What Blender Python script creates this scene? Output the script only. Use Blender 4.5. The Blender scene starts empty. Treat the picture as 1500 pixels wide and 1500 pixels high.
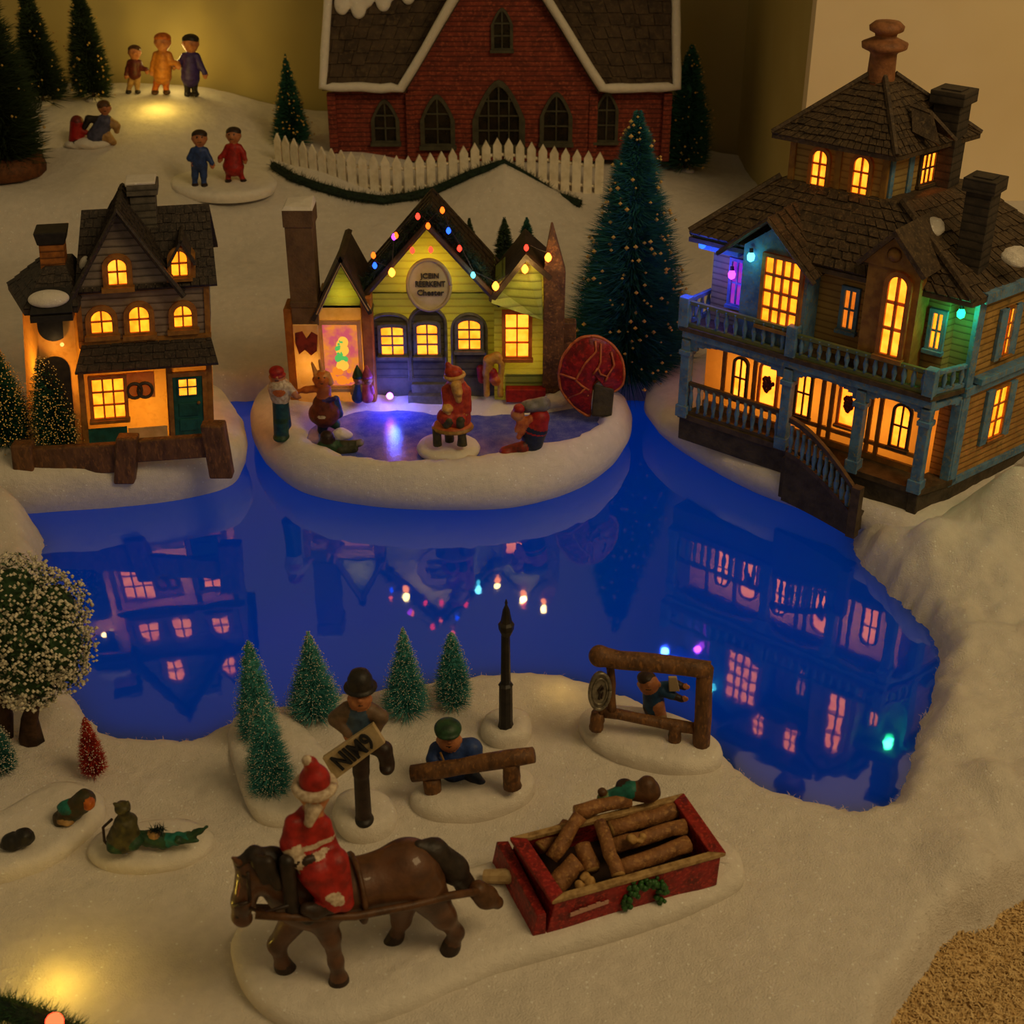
import bpy, math, random
import numpy as np
from mathutils import Vector, Matrix, Euler
random.seed(7); RNG = np.random.default_rng(11)
C = bpy.context.scene.collection
SC = bpy.context.scene
S = 0.01                                   # everything below is written in centimetres
PI = math.pi
# ------------------------------------------------------------------ camera
CAM_H, FPX, PITCH = 55.7, 2060.0, math.radians(30)
cam = bpy.data.cameras.new('camera'); camo = bpy.data.objects.new('camera', cam); C.objects.link(camo)
camo.location = (0, 0, CAM_H*S); camo.rotation_euler = (PI/2-PITCH, 0, 0)
cam.sensor_width = 36; cam.lens = 36*FPX/1500; cam.clip_start = .02; cam.clip_end = 20
cam.dof.use_dof = True; cam.dof.focus_distance = .98; cam.dof.aperture_fstop = 22
SC.camera = camo
# ------------------------------------------------------------------ world, room light, exposure
SC.view_settings.view_transform = 'Standard'; SC.view_settings.look = 'None'
SC.view_settings.exposure = 0.0; SC.view_settings.gamma = 1.0; SC.view_settings.use_curve_mapping = False
SC.cycles.use_denoising = True; SC.cycles.max_bounces = 8; SC.cycles.sample_clamp_indirect = 4
def lin(h):
    h = h.lstrip('#'); o = []
    for i in (0, 2, 4):
        c = int(h[i:i+2], 16)/255; o.append(c/12.92 if c <= .04045 else ((c+.055)/1.055)**2.4)
    return tuple(o)
wd = bpy.data.worlds.new('world'); SC.world = wd; wd.use_nodes = True
wd.node_tree.nodes['Background'].inputs[0].default_value = (1, .75, .37, 1)
wd.node_tree.nodes['Background'].inputs[1].default_value = .15
def lamp(name, kind, loc, power, col, size=.5, rot=None, parent=None, sy=None, spread=None):
    l = bpy.data.lights.new(name, kind); l.energy = power; l.color = col
    if kind == 'AREA':
        l.size = size*S; l.shape = 'RECTANGLE'; l.size_y = (sy or size)*S
        if spread: l.spread = math.radians(spread)
    else: l.shadow_soft_size = size*S
    o = bpy.data.objects.new(name, l); C.objects.link(o); o.location = Vector(loc)*S
    if rot: o.rotation_euler = rot
    if parent: o.parent = parent
    return o
lamp('room_lamp', 'AREA', (84, 10, 136), 8.9, (1, .70, .33), 70, Vector((-80, 84, -134)).to_track_quat('-Z', 'Y').to_euler(), sy=55)
lamp('pond_backlight', 'AREA', (-8, 89, -1.0), .17, (.01, .17, 1), 76, (PI, 0, 0), sy=58)  # unseen lamp added under the translucent sheet to give the pond its blue
# ------------------------------------------------------------------ pixel <-> place
def ray(px, py):
    a = (px-750)/FPX; b = (750-py)/FPX
    return (a, math.cos(PITCH)+b*math.sin(PITCH), -math.sin(PITCH)+b*math.cos(PITCH))
def at_z(px, py, z):
    d = ray(px, py); t = (z-CAM_H)/d[2]; return Vector((d[0]*t, d[1]*t, z))
def at_y(px, py, y):
    d = ray(px, py); t = y/d[1]; return Vector((d[0]*t, y, CAM_H+d[2]*t))
def at_plane(px, py, o, al):
    n = (math.sin(al), -math.cos(al)); d = ray(px, py)
    t = (n[0]*o[0]+n[1]*o[1])/(n[0]*d[0]+n[1]*d[1]); return Vector((d[0]*t, d[1]*t, CAM_H+d[2]*t))
def cmpx(p): return (p[1]*math.cos(PITCH)+(CAM_H-p[2])*math.sin(PITCH))/FPX
# ------------------------------------------------------------------ materials
def newmat(name):
    m = bpy.data.materials.new(name); m.use_nodes = True; nt = m.node_tree; nt.nodes.clear()
    out = nt.nodes.new('ShaderNodeOutputMaterial'); return m, nt, out
def N(nt, typ, ins=None, **kw):
    n = nt.nodes.new(typ)
    for k, v in kw.items(): setattr(n, k, v)
    for k, v in (ins or {}).items():
        if isinstance(v, bpy.types.NodeSocket): nt.links.new(v, n.inputs[k])
        else: n.inputs[k].default_value = v
    return n
def mth(nt, op, a, b=0.0):
    n = N(nt, 'ShaderNodeMath', {0: a, 1: b}, operation=op); return n.outputs[0]
def mixc(nt, f, a, b, mode='MIX'):
    n = nt.nodes.new('ShaderNodeMix'); n.data_type = 'RGBA'; n.blend_type = mode
    for i, v in ((0, f), (6, a), (7, b)):
        if isinstance(v, bpy.types.NodeSocket): nt.links.new(v, n.inputs[i])
        else: n.inputs[i].default_value = v if i == 0 else (*v, 1)[:4]
    return n.outputs[2]
def ramp(nt, f, lo, hi):
    n = N(nt, 'ShaderNodeMapRange', {0: f, 1: lo, 2: hi}); return n.outputs[0]
def noise(nt, co, sc, det=3.0, rough=.55):
    return N(nt, 'ShaderNodeTexNoise', {'Vector': co, 'Scale': sc, 'Detail': det, 'Roughness': rough}).outputs[0]
MATS = {}
def mat(name, col, rough=.65, col2=None, ns=1.2, lo=.4, hi=.65, bump=0., bs=6., metal=0., trans=0., tcol=None,
        boards=0., coat=0., spec=.35, stretch=None, col3=None):
    """procedural material; ns and bs are noise scales per centimetre"""
    if name in MATS: return MATS[name]
    m, nt, out = newmat(name); L = nt.links.new
    co = N(nt, 'ShaderNodeTexCoord').outputs['Object']
    if stretch:
        co = N(nt, 'ShaderNodeMapping', {'Vector': co, 'Scale': stretch}).outputs[0]
    c = lin(col); cc = None; h = None
    if col2:
        cc = mixc(nt, ramp(nt, noise(nt, co, ns*100), lo, hi), c, lin(col2))
    if col3:
        cc = mixc(nt, ramp(nt, noise(nt, co, ns*331, 4), .52, .66), cc or c, lin(col3))
    if boards:
        z = N(nt, 'ShaderNodeSeparateXYZ', {0: co}).outputs[2]
        q = mth(nt, 'DIVIDE', z, boards*S); q = mth(nt, 'ADD', q, mth(nt, 'MULTIPLY', noise(nt, co, 60), .25))
        fr = mth(nt, 'FRACT', q)
        g = ramp(nt, fr, .0, .34)
        h = fr
        cc = mixc(nt, g, tuple(x*.22 for x in (lin(col2) if col2 else c)), cc if cc is not None else c)
    p = N(nt, 'ShaderNodeBsdfPrincipled', {'Roughness': rough, 'Metallic': metal, 'Coat Weight': coat, 'Specular IOR Level': spec})
    if cc is not None: L(cc, p.inputs['Base Color'])
    else: p.inputs['Base Color'].default_value = (*c, 1)
    if bump:
        hh = noise(nt, co, bs*100, 4)
        if h is not None: hh = mth(nt, 'SUBTRACT', mth(nt, 'MULTIPLY', hh, .35), mth(nt, 'MULTIPLY', h, .8))
        b = N(nt, 'ShaderNodeBump', {'Strength': bump, 'Distance': .0012, 'Height': hh}); L(b.outputs[0], p.inputs['Normal'])
    sh = p.outputs[0]
    if trans:
        t = N(nt, 'ShaderNodeBsdfTranslucent')
        if tcol: t.inputs[0].default_value = (*lin(tcol), 1)
        elif cc is not None: L(cc, t.inputs[0])
        else: t.inputs[0].default_value = (*c, 1)
        mx = N(nt, 'ShaderNodeMixShader', {0: trans, 1: sh, 2: t.outputs[0]}); sh = mx.outputs[0]
    L(sh, out.inputs[0]); MATS[name] = m; return m
def glow(name, col, st, col2=None, ns=1.0):
    """surface of a lit pane, bulb or lamp"""
    if name in MATS: return MATS[name]
    m, nt, out = newmat(name)
    e = N(nt, 'ShaderNodeEmission', {'Strength': st})
    if col2:
        co = N(nt, 'ShaderNodeTexCoord').outputs['Object']
        nt.links.new(mixc(nt, ramp(nt, noise(nt, co, ns*100, 2), .38, .62), col, col2), e.inputs[0])
    else: e.inputs[0].default_value = (*col, 1)
    nt.links.new(e.outputs[0], out.inputs[0]); MATS[name] = m; return m
def snowmat(name, col, b1=.5, b2=.35, s1=2.2, s2=14.):
    if name in MATS: return MATS[name]
    m, nt, out = newmat(name); co = N(nt, 'ShaderNodeTexCoord').outputs['Object']
    h = mth(nt, 'ADD', mth(nt, 'MULTIPLY', noise(nt, co, s1*100, 5), b1), mth(nt, 'MULTIPLY', noise(nt, co, s2*100, 4, .7), b2))
    bp = N(nt, 'ShaderNodeBump', {'Strength': .75, 'Distance': .0036, 'Height': h})
    v = N(nt, 'ShaderNodeTexVoronoi', {'Vector': co, 'Scale': 620.})
    gl = mth(nt, 'GREATER_THAN', N(nt, 'ShaderNodeSeparateColor', {0: v.outputs['Color']}).outputs[0], .978)
    gl = mth(nt, 'MULTIPLY', gl, mth(nt, 'LESS_THAN', v.outputs['Distance'], .45))
    c = lin(col); cc = mixc(nt, ramp(nt, noise(nt, co, 130, 4), .35, .7), c, tuple(x*.9 for x in c))
    cc = mixc(nt, gl, cc, (1., .97, .9))
    p = N(nt, 'ShaderNodeBsdfPrincipled', {'Base Color': cc, 'Roughness': mth(nt, 'SUBTRACT', .85, mth(nt, 'MULTIPLY', gl, .7)), 'Normal': bp.outputs[0], 'Specular IOR Level': .4})
    nt.links.new(p.outputs[0], out.inputs[0]); MATS[name] = m; return m
M_SNOW = snowmat('glitter_snow', '#ece3d6'); M_COTTON = snowmat('cotton_snow', '#e9e0d4', .8, .6, 1.1, 9.)
# ------------------------------------------------------------------ mesh builder
def V(*a): return Vector(a)
class MB:
    def __init__(s): s.v = []; s.f = []; s.m = []; s.warp = None
    def add(s, vs, fs, m=0):
        b = len(s.v); s.v += [tuple(x) for x in vs]
        for f in fs: s.f.append(tuple(i+b for i in f)); s.m.append(m)
    def box(s, c, h, R=None, m=0):
        vs = [Vector((x*h[0], y*h[1], z*h[2])) for x in (-1, 1) for y in (-1, 1) for z in (-1, 1)]
        if R is not None: vs = [R @ v for v in vs]
        s.add([v+Vector(c) for v in vs], [(0, 1, 3, 2), (4, 6, 7, 5), (0, 4, 5, 1), (2, 3, 7, 6), (0, 2, 6, 4), (1, 5, 7, 3)], m)
    def ext(s, x0, x1, y0, y1, z0, z1, m=0): s.box(((x0+x1)/2, (y0+y1)/2, (z0+z1)/2), (abs(x1-x0)/2, abs(y1-y0)/2, abs(z1-z0)/2), None, m)
    def mbox(s, M, a0, a1, b0, b1, c0, c1, m=0):
        vs = [M(a, b, c) for a in (a0, a1) for b in (b0, b1) for c in (c0, c1)]
        s.add(vs, [(0, 1, 3, 2), (4, 6, 7, 5), (0, 4, 5, 1), (2, 3, 7, 6), (0, 2, 6, 4), (1, 5, 7, 3)], m)
    def hull8(s, lo, hi, m=0):
        s.add(list(lo)+list(hi), [(3, 2, 1, 0), (4, 5, 6, 7)]+[(i, (i+1) % 4, 4+(i+1) % 4, 4+i) for i in range(4)], m)
    def cyl(s, p, q, r0, r1=None, n=12, m=0, mcap=None, wob=0.):
        p = Vector(p); q = Vector(q); r1 = r0 if r1 is None else r1
        s.tube([p, q], [r0, r1], n, m, mcap)
    def tube(s, pts, rs, n=10, m=0, mcap=None, wob=0.):
        pts = [Vector(p) for p in pts]
        if not hasattr(rs, '__len__'): rs = [rs]*len(pts)
        vs = []; fs = []; prev = None
        for i, p in enumerate(pts):
            t = (pts[min(i+1, len(pts)-1)]-pts[max(i-1, 0)]); t.normalize()
            if prev is None:
                a = Vector((0, 0, 1)) if abs(t.z) < .9 else Vector((1, 0, 0)); u = t.cross(a).normalized()
            else: u = (prev-t*prev.dot(t)).normalized()
            prev = u; w = t.cross(u)
            for k in range(n):
                a = 2*PI*k/n; r = rs[i]*(1+(random.uniform(-wob, wob) if wob else 0)); vs.append(p+u*(r*math.cos(a))+w*(r*math.sin(a)))
        for i in range(len(pts)-1):
            for k in range(n): fs.append((i*n+k, i*n+(k+1) % n, (i+1)*n+(k+1) % n, (i+1)*n+k))
        s.add(vs, fs, m); b = len(s.v)-len(vs); mc = m if mcap is None else mcap
        s.f.append(tuple(b+k for k in reversed(range(n)))); s.m.append(mc)
        s.f.append(tuple(b+(len(pts)-1)*n+k for k in range(n))); s.m.append(mc)
    def lathe(s, c, prof, n=20, m=0, sx=1., sy=1.):
        vs = []; fs = []
        for r, z in prof:
            for k in range(n): a = 2*PI*k/n; vs.append((c[0]+r*sx*math.cos(a), c[1]+r*sy*math.sin(a), c[2]+z))
        for i in range(len(prof)-1):
            for k in range(n): fs.append((i*n+k, i*n+(k+1) % n, (i+1)*n+(k+1) % n, (i+1)*n+k))
        fs.append(tuple(reversed(range(n)))); fs.append(tuple((len(prof)-1)*n+k for k in range(n)))
        s.add(vs, fs, m)
    def ball(s, c, r, m=0, nu=10, nv=7):
        r = (r, r, r) if not hasattr(r, '__len__') else r
        vs = [(c[0], c[1], c[2]-r[2])]; fs = []
        for j in range(1, nv):
            t = PI*j/nv
            for k in range(nu): a = 2*PI*k/nu; vs.append((c[0]+r[0]*math.sin(t)*math.cos(a), c[1]+r[1]*math.sin(t)*math.sin(a), c[2]-r[2]*math.cos(t)))
        vs.append((c[0], c[1], c[2]+r[2])); e = len(vs)-1
        for k in range(nu):
            fs.append((0, 1+(k+1) % nu, 1+k)); fs.append((e, e-nu+k, e-nu+(k+1) % nu))
        for j in range(nv-2):
            for k in range(nu): fs.append((1+j*nu+k, 1+j*nu+(k+1) % nu, 1+(j+1)*nu+(k+1) % nu, 1+(j+1)*nu+k))
        s.add(vs, fs, m)
    def prism(s, poly, z0, z1, m=0, mtop=None):
        n = len(poly); zz = z1 if hasattr(z1, '__len__') else [z1]*n
        s.add([(x, y, z0) for x, y in poly]+[(x, y, zz[i]) for i, (x, y) in enumerate(poly)], [(i, (i+1) % n, n+(i+1) % n, n+i) for i in range(n)], m)
        b = len(s.v)-2*n
        s.f.append(tuple(b+i for i in reversed(range(n)))); s.m.append(m)
        s.f.append(tuple(b+n+i for i in range(n))); s.m.append(m if mtop is None else mtop)
    def mprism(s, M, poly, c0, c1, m=0):
        n = len(poly)
        s.add([M(a, b, c0) for a, b in poly]+[M(a, b, c1) for a, b in poly],
              [(i, (i+1) % n, n+(i+1) % n, n+i) for i in range(n)]+[tuple(reversed(range(n))), tuple(n+i for i in range(n))], m)
    def slab(s, q, th, m=0):
        q = [Vector(x) for x in q]; nn = (q[1]-q[0]).cross(q[-1]-q[0]).normalized(); n = len(q)
        s.add([x-nn*th for x in q]+q, [(i, (i+1) % n, n+(i+1) % n, n+i) for i in range(n)]+[tuple(reversed(range(n))), tuple(n+i for i in range(n))], m)
    def shingles(s, q, rows, cols, th=.16, m=0, slab=.25, jit=.25):
        """roof plane q = bottom-left, bottom-right, top-right, top-left seen from outside: a slab under overlapping shingles"""
        A, B, Cc, D = [Vector(x) for x in q]; nn = (B-A).cross(D-A)
        if nn.length < 1e-6: nn = (B-A).cross(Cc-A)
        nn.normalize(); s.slab(q, slab, m)
        P = lambda u, v: (A*(1-u)+B*u)*(1-v)+(D*(1-u)+Cc*u)*v
        for i in range(rows):
            v0 = i/rows; v1 = min(1, (i+1.25)/rows); w = ((D+Cc)/2-(A+B)/2).length
            ln = max((P(1, v0)-P(0, v0)).length, .01); full = max((B-A).length, (Cc-D).length)
            nc = max(1, round(cols*ln/full)); off = (i % 2)*.5
            for k in range(nc+1):
                u0 = max(0, (k-off)/nc)+.004; u1 = min(1, (k+1-off)/nc)-.004
                if u1-u0 < .01: continue
                t = th*(1+random.uniform(-jit, jit)); dv = random.uniform(-.12, .12)/rows if i else 0
                a, b, c, d = P(u0, v0+dv), P(u1, v0+dv), P(u1, v1), P(u0, v1)
                t2 = t*.15
                s.add([a, b, a+nn*t, b+nn*t, c+nn*t2, d+nn*t2], [(0, 1, 3, 2), (2, 3, 4, 5), (0, 2, 5), (1, 4, 3)], m)
    def build(s, name, mats, parent=None, loc=None, smooth=False, bevel=0., off=None):
        me = bpy.data.meshes.new(name); o_ = Vector(off) if off is not None else Vector((0, 0, 0)); w = s.warp
        vs = [((Vector(w(*v)) if w else Vector(v))-o_)*S for v in s.v]
        me.from_pydata(vs, [], s.f); mats = mats if isinstance(mats, (list, tuple)) else [mats]
        for x in mats: me.materials.append(x)
        if len(mats) > 1: me.polygons.foreach_set('material_index', s.m)
        if smooth: me.polygons.foreach_set('use_smooth', [True]*len(me.polygons))
        me.validate(); me.update()
        o = bpy.data.objects.new(name, me); C.objects.link(o)
        if loc is not None: o.location = Vector(loc)*S
        if parent is not None: o.parent = parent
        if bevel:
            bm = o.modifiers.new('edge', 'BEVEL'); bm.width = bevel*S; bm.segments = 2; bm.limit_method = 'ANGLE'; bm.angle_limit = .7
        return o
def tag(o, label=None, cat=None, group=None, kind=None):
    if label: o['label'] = label
    if cat: o['category'] = cat
    if group: o['group'] = group
    if kind: o['kind'] = kind
    return o
def thing(name, label, cat, loc=(0, 0, 0), rz=0., group=None):
    o = bpy.data.objects.new(name, None); C.objects.link(o); o.location = Vector(loc)*S; o.rotation_euler = (0, 0, rz)
    o.empty_display_size = .01
    return tag(o, label, cat, group)
def part(o, label): o['label'] = label; return o
# ------------------------------------------------------------------ soft sculpting: blended shapes -> one continuous surface
class Sculpt:
    def __init__(s, k=.15): s.p = []; s.k = k
    def c(s, a, b, ra, rb=None, m=0, paint=False): s.p.append(('c', np.array(a, float), np.array(b, float), ra, ra if rb is None else rb, m, paint)); return s
    def e(s, c, r, m=0, rot=None, paint=False):
        r = (r, r, r) if not hasattr(r, '__len__') else r
        s.p.append(('e', np.array(c, float), np.array(r, float), None if rot is None else np.array(Euler(rot).to_matrix()), 0, m, paint)); return s
    def b(s, c, h, rd=.1, m=0, rot=None, paint=False): s.p.append(('b', np.array(c, float), np.array(h, float), None if rot is None else np.array(Euler(rot).to_matrix()), rd, m, paint)); return s
    def dist(s, q, P):
        t = q[0]
        if t == 'c':
            ba = q[2]-q[1]; pa = P-q[1]; L = max(float(ba @ ba), 1e-9)
            h = np.clip((pa @ ba)/L, 0, 1); return np.linalg.norm(pa-h[:, None]*ba, axis=1)-(q[3]+(q[4]-q[3])*h)
        X = P-q[1]
        if q[3] is not None: X = X @ q[3]
        if t == 'e':
            k0 = np.linalg.norm(X/q[2], axis=1); k1 = np.linalg.norm(X/q[2]**2, axis=1)+1e-9; return k0*(k0-1)/k1
        d = np.abs(X)-(q[2]-q[4]); return np.linalg.norm(np.maximum(d, 0), axis=1)+np.minimum(d.max(1), 0)-q[4]
    def build(s, name, mats, parent=None, vox=.08, off=(0, 0, 0), rough=0.):
        lo = np.full(3, 1e9); hi = -lo
        for q in s.p:
            if q[6]: continue
            if q[0] == 'c':
                for a, r in ((q[1], q[3]), (q[2], q[4])): lo = np.minimum(lo, a-r); hi = np.maximum(hi, a+r)
            else:
                r = q[2].max() if q[3] is not None else q[2]
                if q[0] == 'b' and q[3] is not None: r = np.linalg.norm(q[2])
                lo = np.minimum(lo, q[1]-r); hi = np.maximum(hi, q[1]+r)
        lo -= 3*vox; hi += 3*vox
        while np.prod((hi-lo)/vox) > 2.2e6: vox *= 1.12
        n = np.ceil((hi-lo)/vox).astype(int)+1
        ax = [lo[i]+vox*np.arange(n[i]) for i in range(3)]
        G = np.stack(np.meshgrid(*ax, indexing='ij'), -1).reshape(-1, 3)
        d = None
        for q in s.p:
            if q[6]: continue
            e = s.dist(q, G)
            if d is None: d = e
            elif s.k > 0:
                h = np.clip(.5+.5*(d-e)/s.k, 0, 1); d = d*(1-h)+e*h-s.k*h*(1-h)
            else: d = np.minimum(d, e)
        if rough:
            w = G*2.6; d = d+rough*(np.sin(w[:, 0]*1.7+w[:, 2])*np.sin(w[:, 1]*1.9+1.3)*np.sin(w[:, 2]*2.3+w[:, 1]*.6)+.5*np.sin(w[:, 0]*4.3)*np.sin(w[:, 1]*3.9+w[:, 2])*np.sin(w[:, 2]*4.7))
        F = d.reshape(n); sg = F < 0
        c8 = [F[i:n[0]-1+i, j:n[1]-1+j, k:n[2]-1+k] for i in (0, 1) for j in (0, 1) for k in (0, 1)]
        s8 = [x < 0 for x in c8]; cnt = sum(x.astype(int) for x in s8); act = (cnt > 0) & (cnt < 8)
        idx = -np.ones(act.shape, int); ii = np.argwhere(act); idx[act] = np.arange(len(ii))
        acc = np.zeros((len(ii), 3)); num = np.zeros(len(ii))
        cor = [(i, j, k) for i in (0, 1) for j in (0, 1) for k in (0, 1)]; val = [x[act] for x in c8]
        for a in range(8):
            for b in range(a+1, 8):
                if sum(abs(cor[a][t]-cor[b][t]) for t in range(3)) != 1: continue
                cr = (val[a] < 0) != (val[b] < 0); den = val[a]-val[b]; den[np.abs(den) < 1e-12] = 1e-12
                t = val[a]/den; pt = np.array(cor[a])[None]+t[:, None]*(np.array(cor[b])-np.array(cor[a]))[None]
                acc[cr] += pt[cr]; num[cr] += 1
        vs = lo+vox*(ii+acc/num[:, None]); fs = []
        for axd in range(3):
            u, v = [(1, 2), (2, 0), (0, 1)][axd]
            sl0 = [slice(None)]*3; sl1 = [slice(None)]*3; sl0[axd] = slice(0, -1); sl1[axd] = slice(1, None)
            a = sg[tuple(sl0)]; b = sg[tuple(sl1)]
            for flip, msk in ((False, a & ~b), (True, b & ~a)):
                e = np.argwhere(msk); e = e[(e[:, u] > 0) & (e[:, v] > 0) & (e[:, u] < n[u]-1) & (e[:, v] < n[v]-1)]
                def cell(du, dv):
                    q = e.copy(); q[:, u] += du; q[:, v] += dv; return idx[q[:, 0], q[:, 1], q[:, 2]]
                q4 = np.stack([cell(-1, -1), cell(0, -1), cell(0, 0), cell(-1, 0)], 1)
                fs.append(q4[:, ::-1] if flip else q4)
        fs = np.concatenate(fs)
        cen = vs[fs].mean(1); best = np.full(len(cen), 1e9); mi = np.zeros(len(cen), int)
        for q in s.p:
            e = s.dist(q, cen)
            if q[6]: w = e < 0; best[w] = -9; mi[w] = q[5]
            else: w = e < best; best[w] = e[w]; mi[w] = q[5]
        me = bpy.data.meshes.new(name); me.from_pydata([tuple(x) for x in (vs-np.array(off))*S], [], fs.tolist())
        mats = mats if isinstance(mats, (list, tuple)) else [mats]
        for x in mats: me.materials.append(x)
        me.polygons.foreach_set('material_index', mi.astype(np.int32)); me.polygons.foreach_set('use_smooth', np.ones(len(fs), bool)); me.update()
        o = bpy.data.objects.new(name, me); C.objects.link(o)
        if parent is not None: o.parent = parent
        return o
# ------------------------------------------------------------------ outlines, terrain
def spline(pts, n):
    """closed smooth outline through pts, n samples"""
    k = len(pts); P = [np.array(p, float) for p in pts]; out = []
    for i in range(n):
        t = i*k/n; j = int(t); f = t-j; a, b, c, d = P[(j-1) % k], P[j % k], P[(j+1) % k], P[(j+2) % k]
        out.append(.5*((2*b)+(c-a)*f+(2*a-5*b+4*c-d)*f*f+(3*b-a-3*c+d)*f**3))
    return np.array(out)
def sdpoly(X, Y, poly):
    d = np.full(X.shape, 1e9); ins = np.zeros(X.shape, bool); n = len(poly)
    for i in range(n):
        x0, y0 = poly[i]; x1, y1 = poly[(i+1) % n]; ex, ey = x1-x0, y1-y0
        t = np.clip(((X-x0)*ex+(Y-y0)*ey)/(ex*ex+ey*ey+1e-12), 0, 1)
        d = np.minimum(d, np.hypot(X-x0-t*ex, Y-y0-t*ey))
        cr = (y0 > Y) != (y1 > Y); ins ^= cr & (X < (x1-x0)*(Y-y0)/((y1-y0) if y1 != y0 else 1e-9)+x0)
    return np.where(ins, -d, d)
_L = RNG.random((64, 64))
def vnoise(X, Y, sc):
    x = X*sc; y = Y*sc; i = np.floor(x).astype(int); j = np.floor(y).astype(int); fx = x-i; fy = y-j
    fx = fx*fx*(3-2*fx); fy = fy*fy*(3-2*fy); g = lambda a, b: _L[a % 64, b % 64]
    return (g(i, j)*(1-fx)+g(i+1, j)*fx)*(1-fy)+(g(i, j+1)*(1-fx)+g(i+1, j+1)*fx)*fy-.5
POND = [(-47, 98), (-40.4, 95.9), (-36.5, 93), (-34.7, 88.4), (-33.2, 82), (-30, 75.5), (-25.7, 69.9), (-22.5, 68.9), (-19.5, 68.9), (-17.3, 70.6),
        (-13, 72.6), (-8, 74), (-2.7, 75.3), (3.2, 75.3), (7.8, 73), (12.7, 68.5), (14.3, 65.3), (16.4, 63.4), (19, 62.2), (21.9, 62.8), (24.2, 67.2),
        (26.3, 71.2), (28.3, 76), (28.65, 80), (26.7, 86.3), (25.9, 90), (26.2, 94.3), (25, 100), (21, 110), (15.5, 116.4), (-25, 116.8), (-30, 113), (-47, 112)]
POND = spline(POND, 200)
EDGE = [(-75, 30), (17.2, 30), (17.4, 44), (18.0, 47.5), (19.5, 49.2), (21.2, 51.6), (22.3, 53.4), (23.6, 54.2), (25.8, 54.9), (26.4, 55.9), (28.6, 57.0), (31, 60), (34, 66), (46, 70), (90, 80), (90, 220), (-75, 220)]
CP = np.array([(-30, 55, .8), (0, 50, .72), (15, 55, .7), (-20, 66, .7), (0, 70, .66), (10, 66, .66), (-38, 80, 2.2), (-42, 70, 1.8), (-36, 62, 1.2), (26, 62, 1.3), (31, 75, 2.4), (34, 88, 3.0), (30, 90, 2.4), (42, 95, 4.),
    (-50, 105, 2.5), (-30, 122, 2.6), (-12, 125, 3.), (0, 128, 3.), (12, 122, 2.2), (20, 122, 2.2), (10.5, 117, 2.2), (-52, 130, 4.5), (-25, 140, 4.6), (0, 142, 4.), (18, 145, 3.4), (26, 150, 7.6), (34, 142, 10.5), (44, 140, 11), (26, 140, 6.5), (50, 118, 5), (-32, 154, 8.8), (-41.6, 170, 14.6), (-49, 169, 14.6), (-48.5, 163, 11),
    (-56, 157, 10), (-56, 169, 14.5), (-60, 180, 13.4), (-41, 180, 13.2), (-26, 182, 10.4), (-26, 170, 10), (-21, 165, 9.5), (17, 165, 8), (0, 168, 9), (-27.8, 164, 8.2), (-11.7, 157, 6.5), (0, 156, 6), (7.7, 155, 5.6), (20.4, 166, 6.6), (27, 172, 4.2), (24, 160, 5), (-12, 181, 9.5), (12, 181, 8)])
LUMPS = [(-38.5, 92.6, 3.0, 2.0), (28.6, 94.3, 2.4, .5), (35.4, 88.6, 2.5, 3.6), (38.6, 87, 3., 3.), (33.5, 84, 3.0, 1.3), (29.6, 86.2, 2.2, 1.3), (41, 92, 4, 2.5), (31.5, 88.0, 2.2, .8), (29, 62, 2.2, .9), (24.5, 56.6, 1.8, .6)]
def terrain(X, Y):
    X = np.asarray(X, float); Y = np.asarray(Y, float); num = 0; den = 0
    for cx, cy, cz in CP:
        w = np.exp(-((X-cx)**2+(Y-cy)**2)/(2*6.0**2))+1e-7/(1+((X-cx)**2+(Y-cy)**2)*.01); num = num+w*cz; den = den+w
    h = num/den
    for cx, cy, r, a in LUMPS: h = h+a*np.exp(-((X-cx)**2+(Y-cy)**2)/(r*r))
    h = h+4.7*np.maximum(0, 1-np.abs(X+.9)/9.2)*np.exp(-((Y-156.3)/np.where(Y < 156.3, 6., 2.2))**2)
    h = h+.35*vnoise(X, Y, .16)+.22*vnoise(X+9, Y+5, .5)+.10*vnoise(X, Y+31, 1.3)
    rw = np.clip((X-21)/6, 0, 1)*np.clip((118-Y)/12, 0, 1)
    h = h+rw*(1.5*np.abs(vnoise(X+3, Y+17, .30))+.8*np.abs(vnoise(X+40, Y+2, .62))+.3*vnoise(X, Y+60, 1.6)-.35)
    d = sdpoly(X, Y, POND)+.5*vnoise(X, Y, 1.1)+.35*vnoise(X, Y, 2.4)
    e = -sdpoly(X, Y, EDGE)+.35*vnoise(X, Y, 1.0)
    def prof(t, w): t = np.clip(t/w, 0, 1); return 1-(1-t)**2.2
    h = -2.3+(h+2.3)*(.22*(d > -1.2)*np.clip((d+1.2)/1.2, 0, 1)+.78*prof(d+.35, 2.3))
    return -2.3+(h+2.3)*prof(e+.45, 1.3)
def ground(px, py):
    d = ray(px, py); t0 = None
    T = np.linspace(40, 230, 1500); X = d[0]*T; Y = d[1]*T; Z = CAM_H+d[2]*T
    z = terrain(X, Y); k = int(np.argmax(Z < z))
    return Vector((X[k], Y[k], float(z[k])))
def tz(x, y): return float(terrain(np.array([x]), np.array([y]))[0])
class Ctx:
    """a figure's own upright plane: J(px, py, w) is a point of it, w centimetres further back"""
    def __init__(s, px, py, z=None, al=0.):
        s.o = ground(px, py) if z is None else at_z(px, py, z); s.al = math.radians(al); s.k = cmpx(s.o)
    def J(s, px, py, w=0.):
        o = (s.o[0]-w*math.sin(s.al), s.o[1]+w*math.cos(s.al)); return at_plane(px, py, o, s.al)
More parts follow.
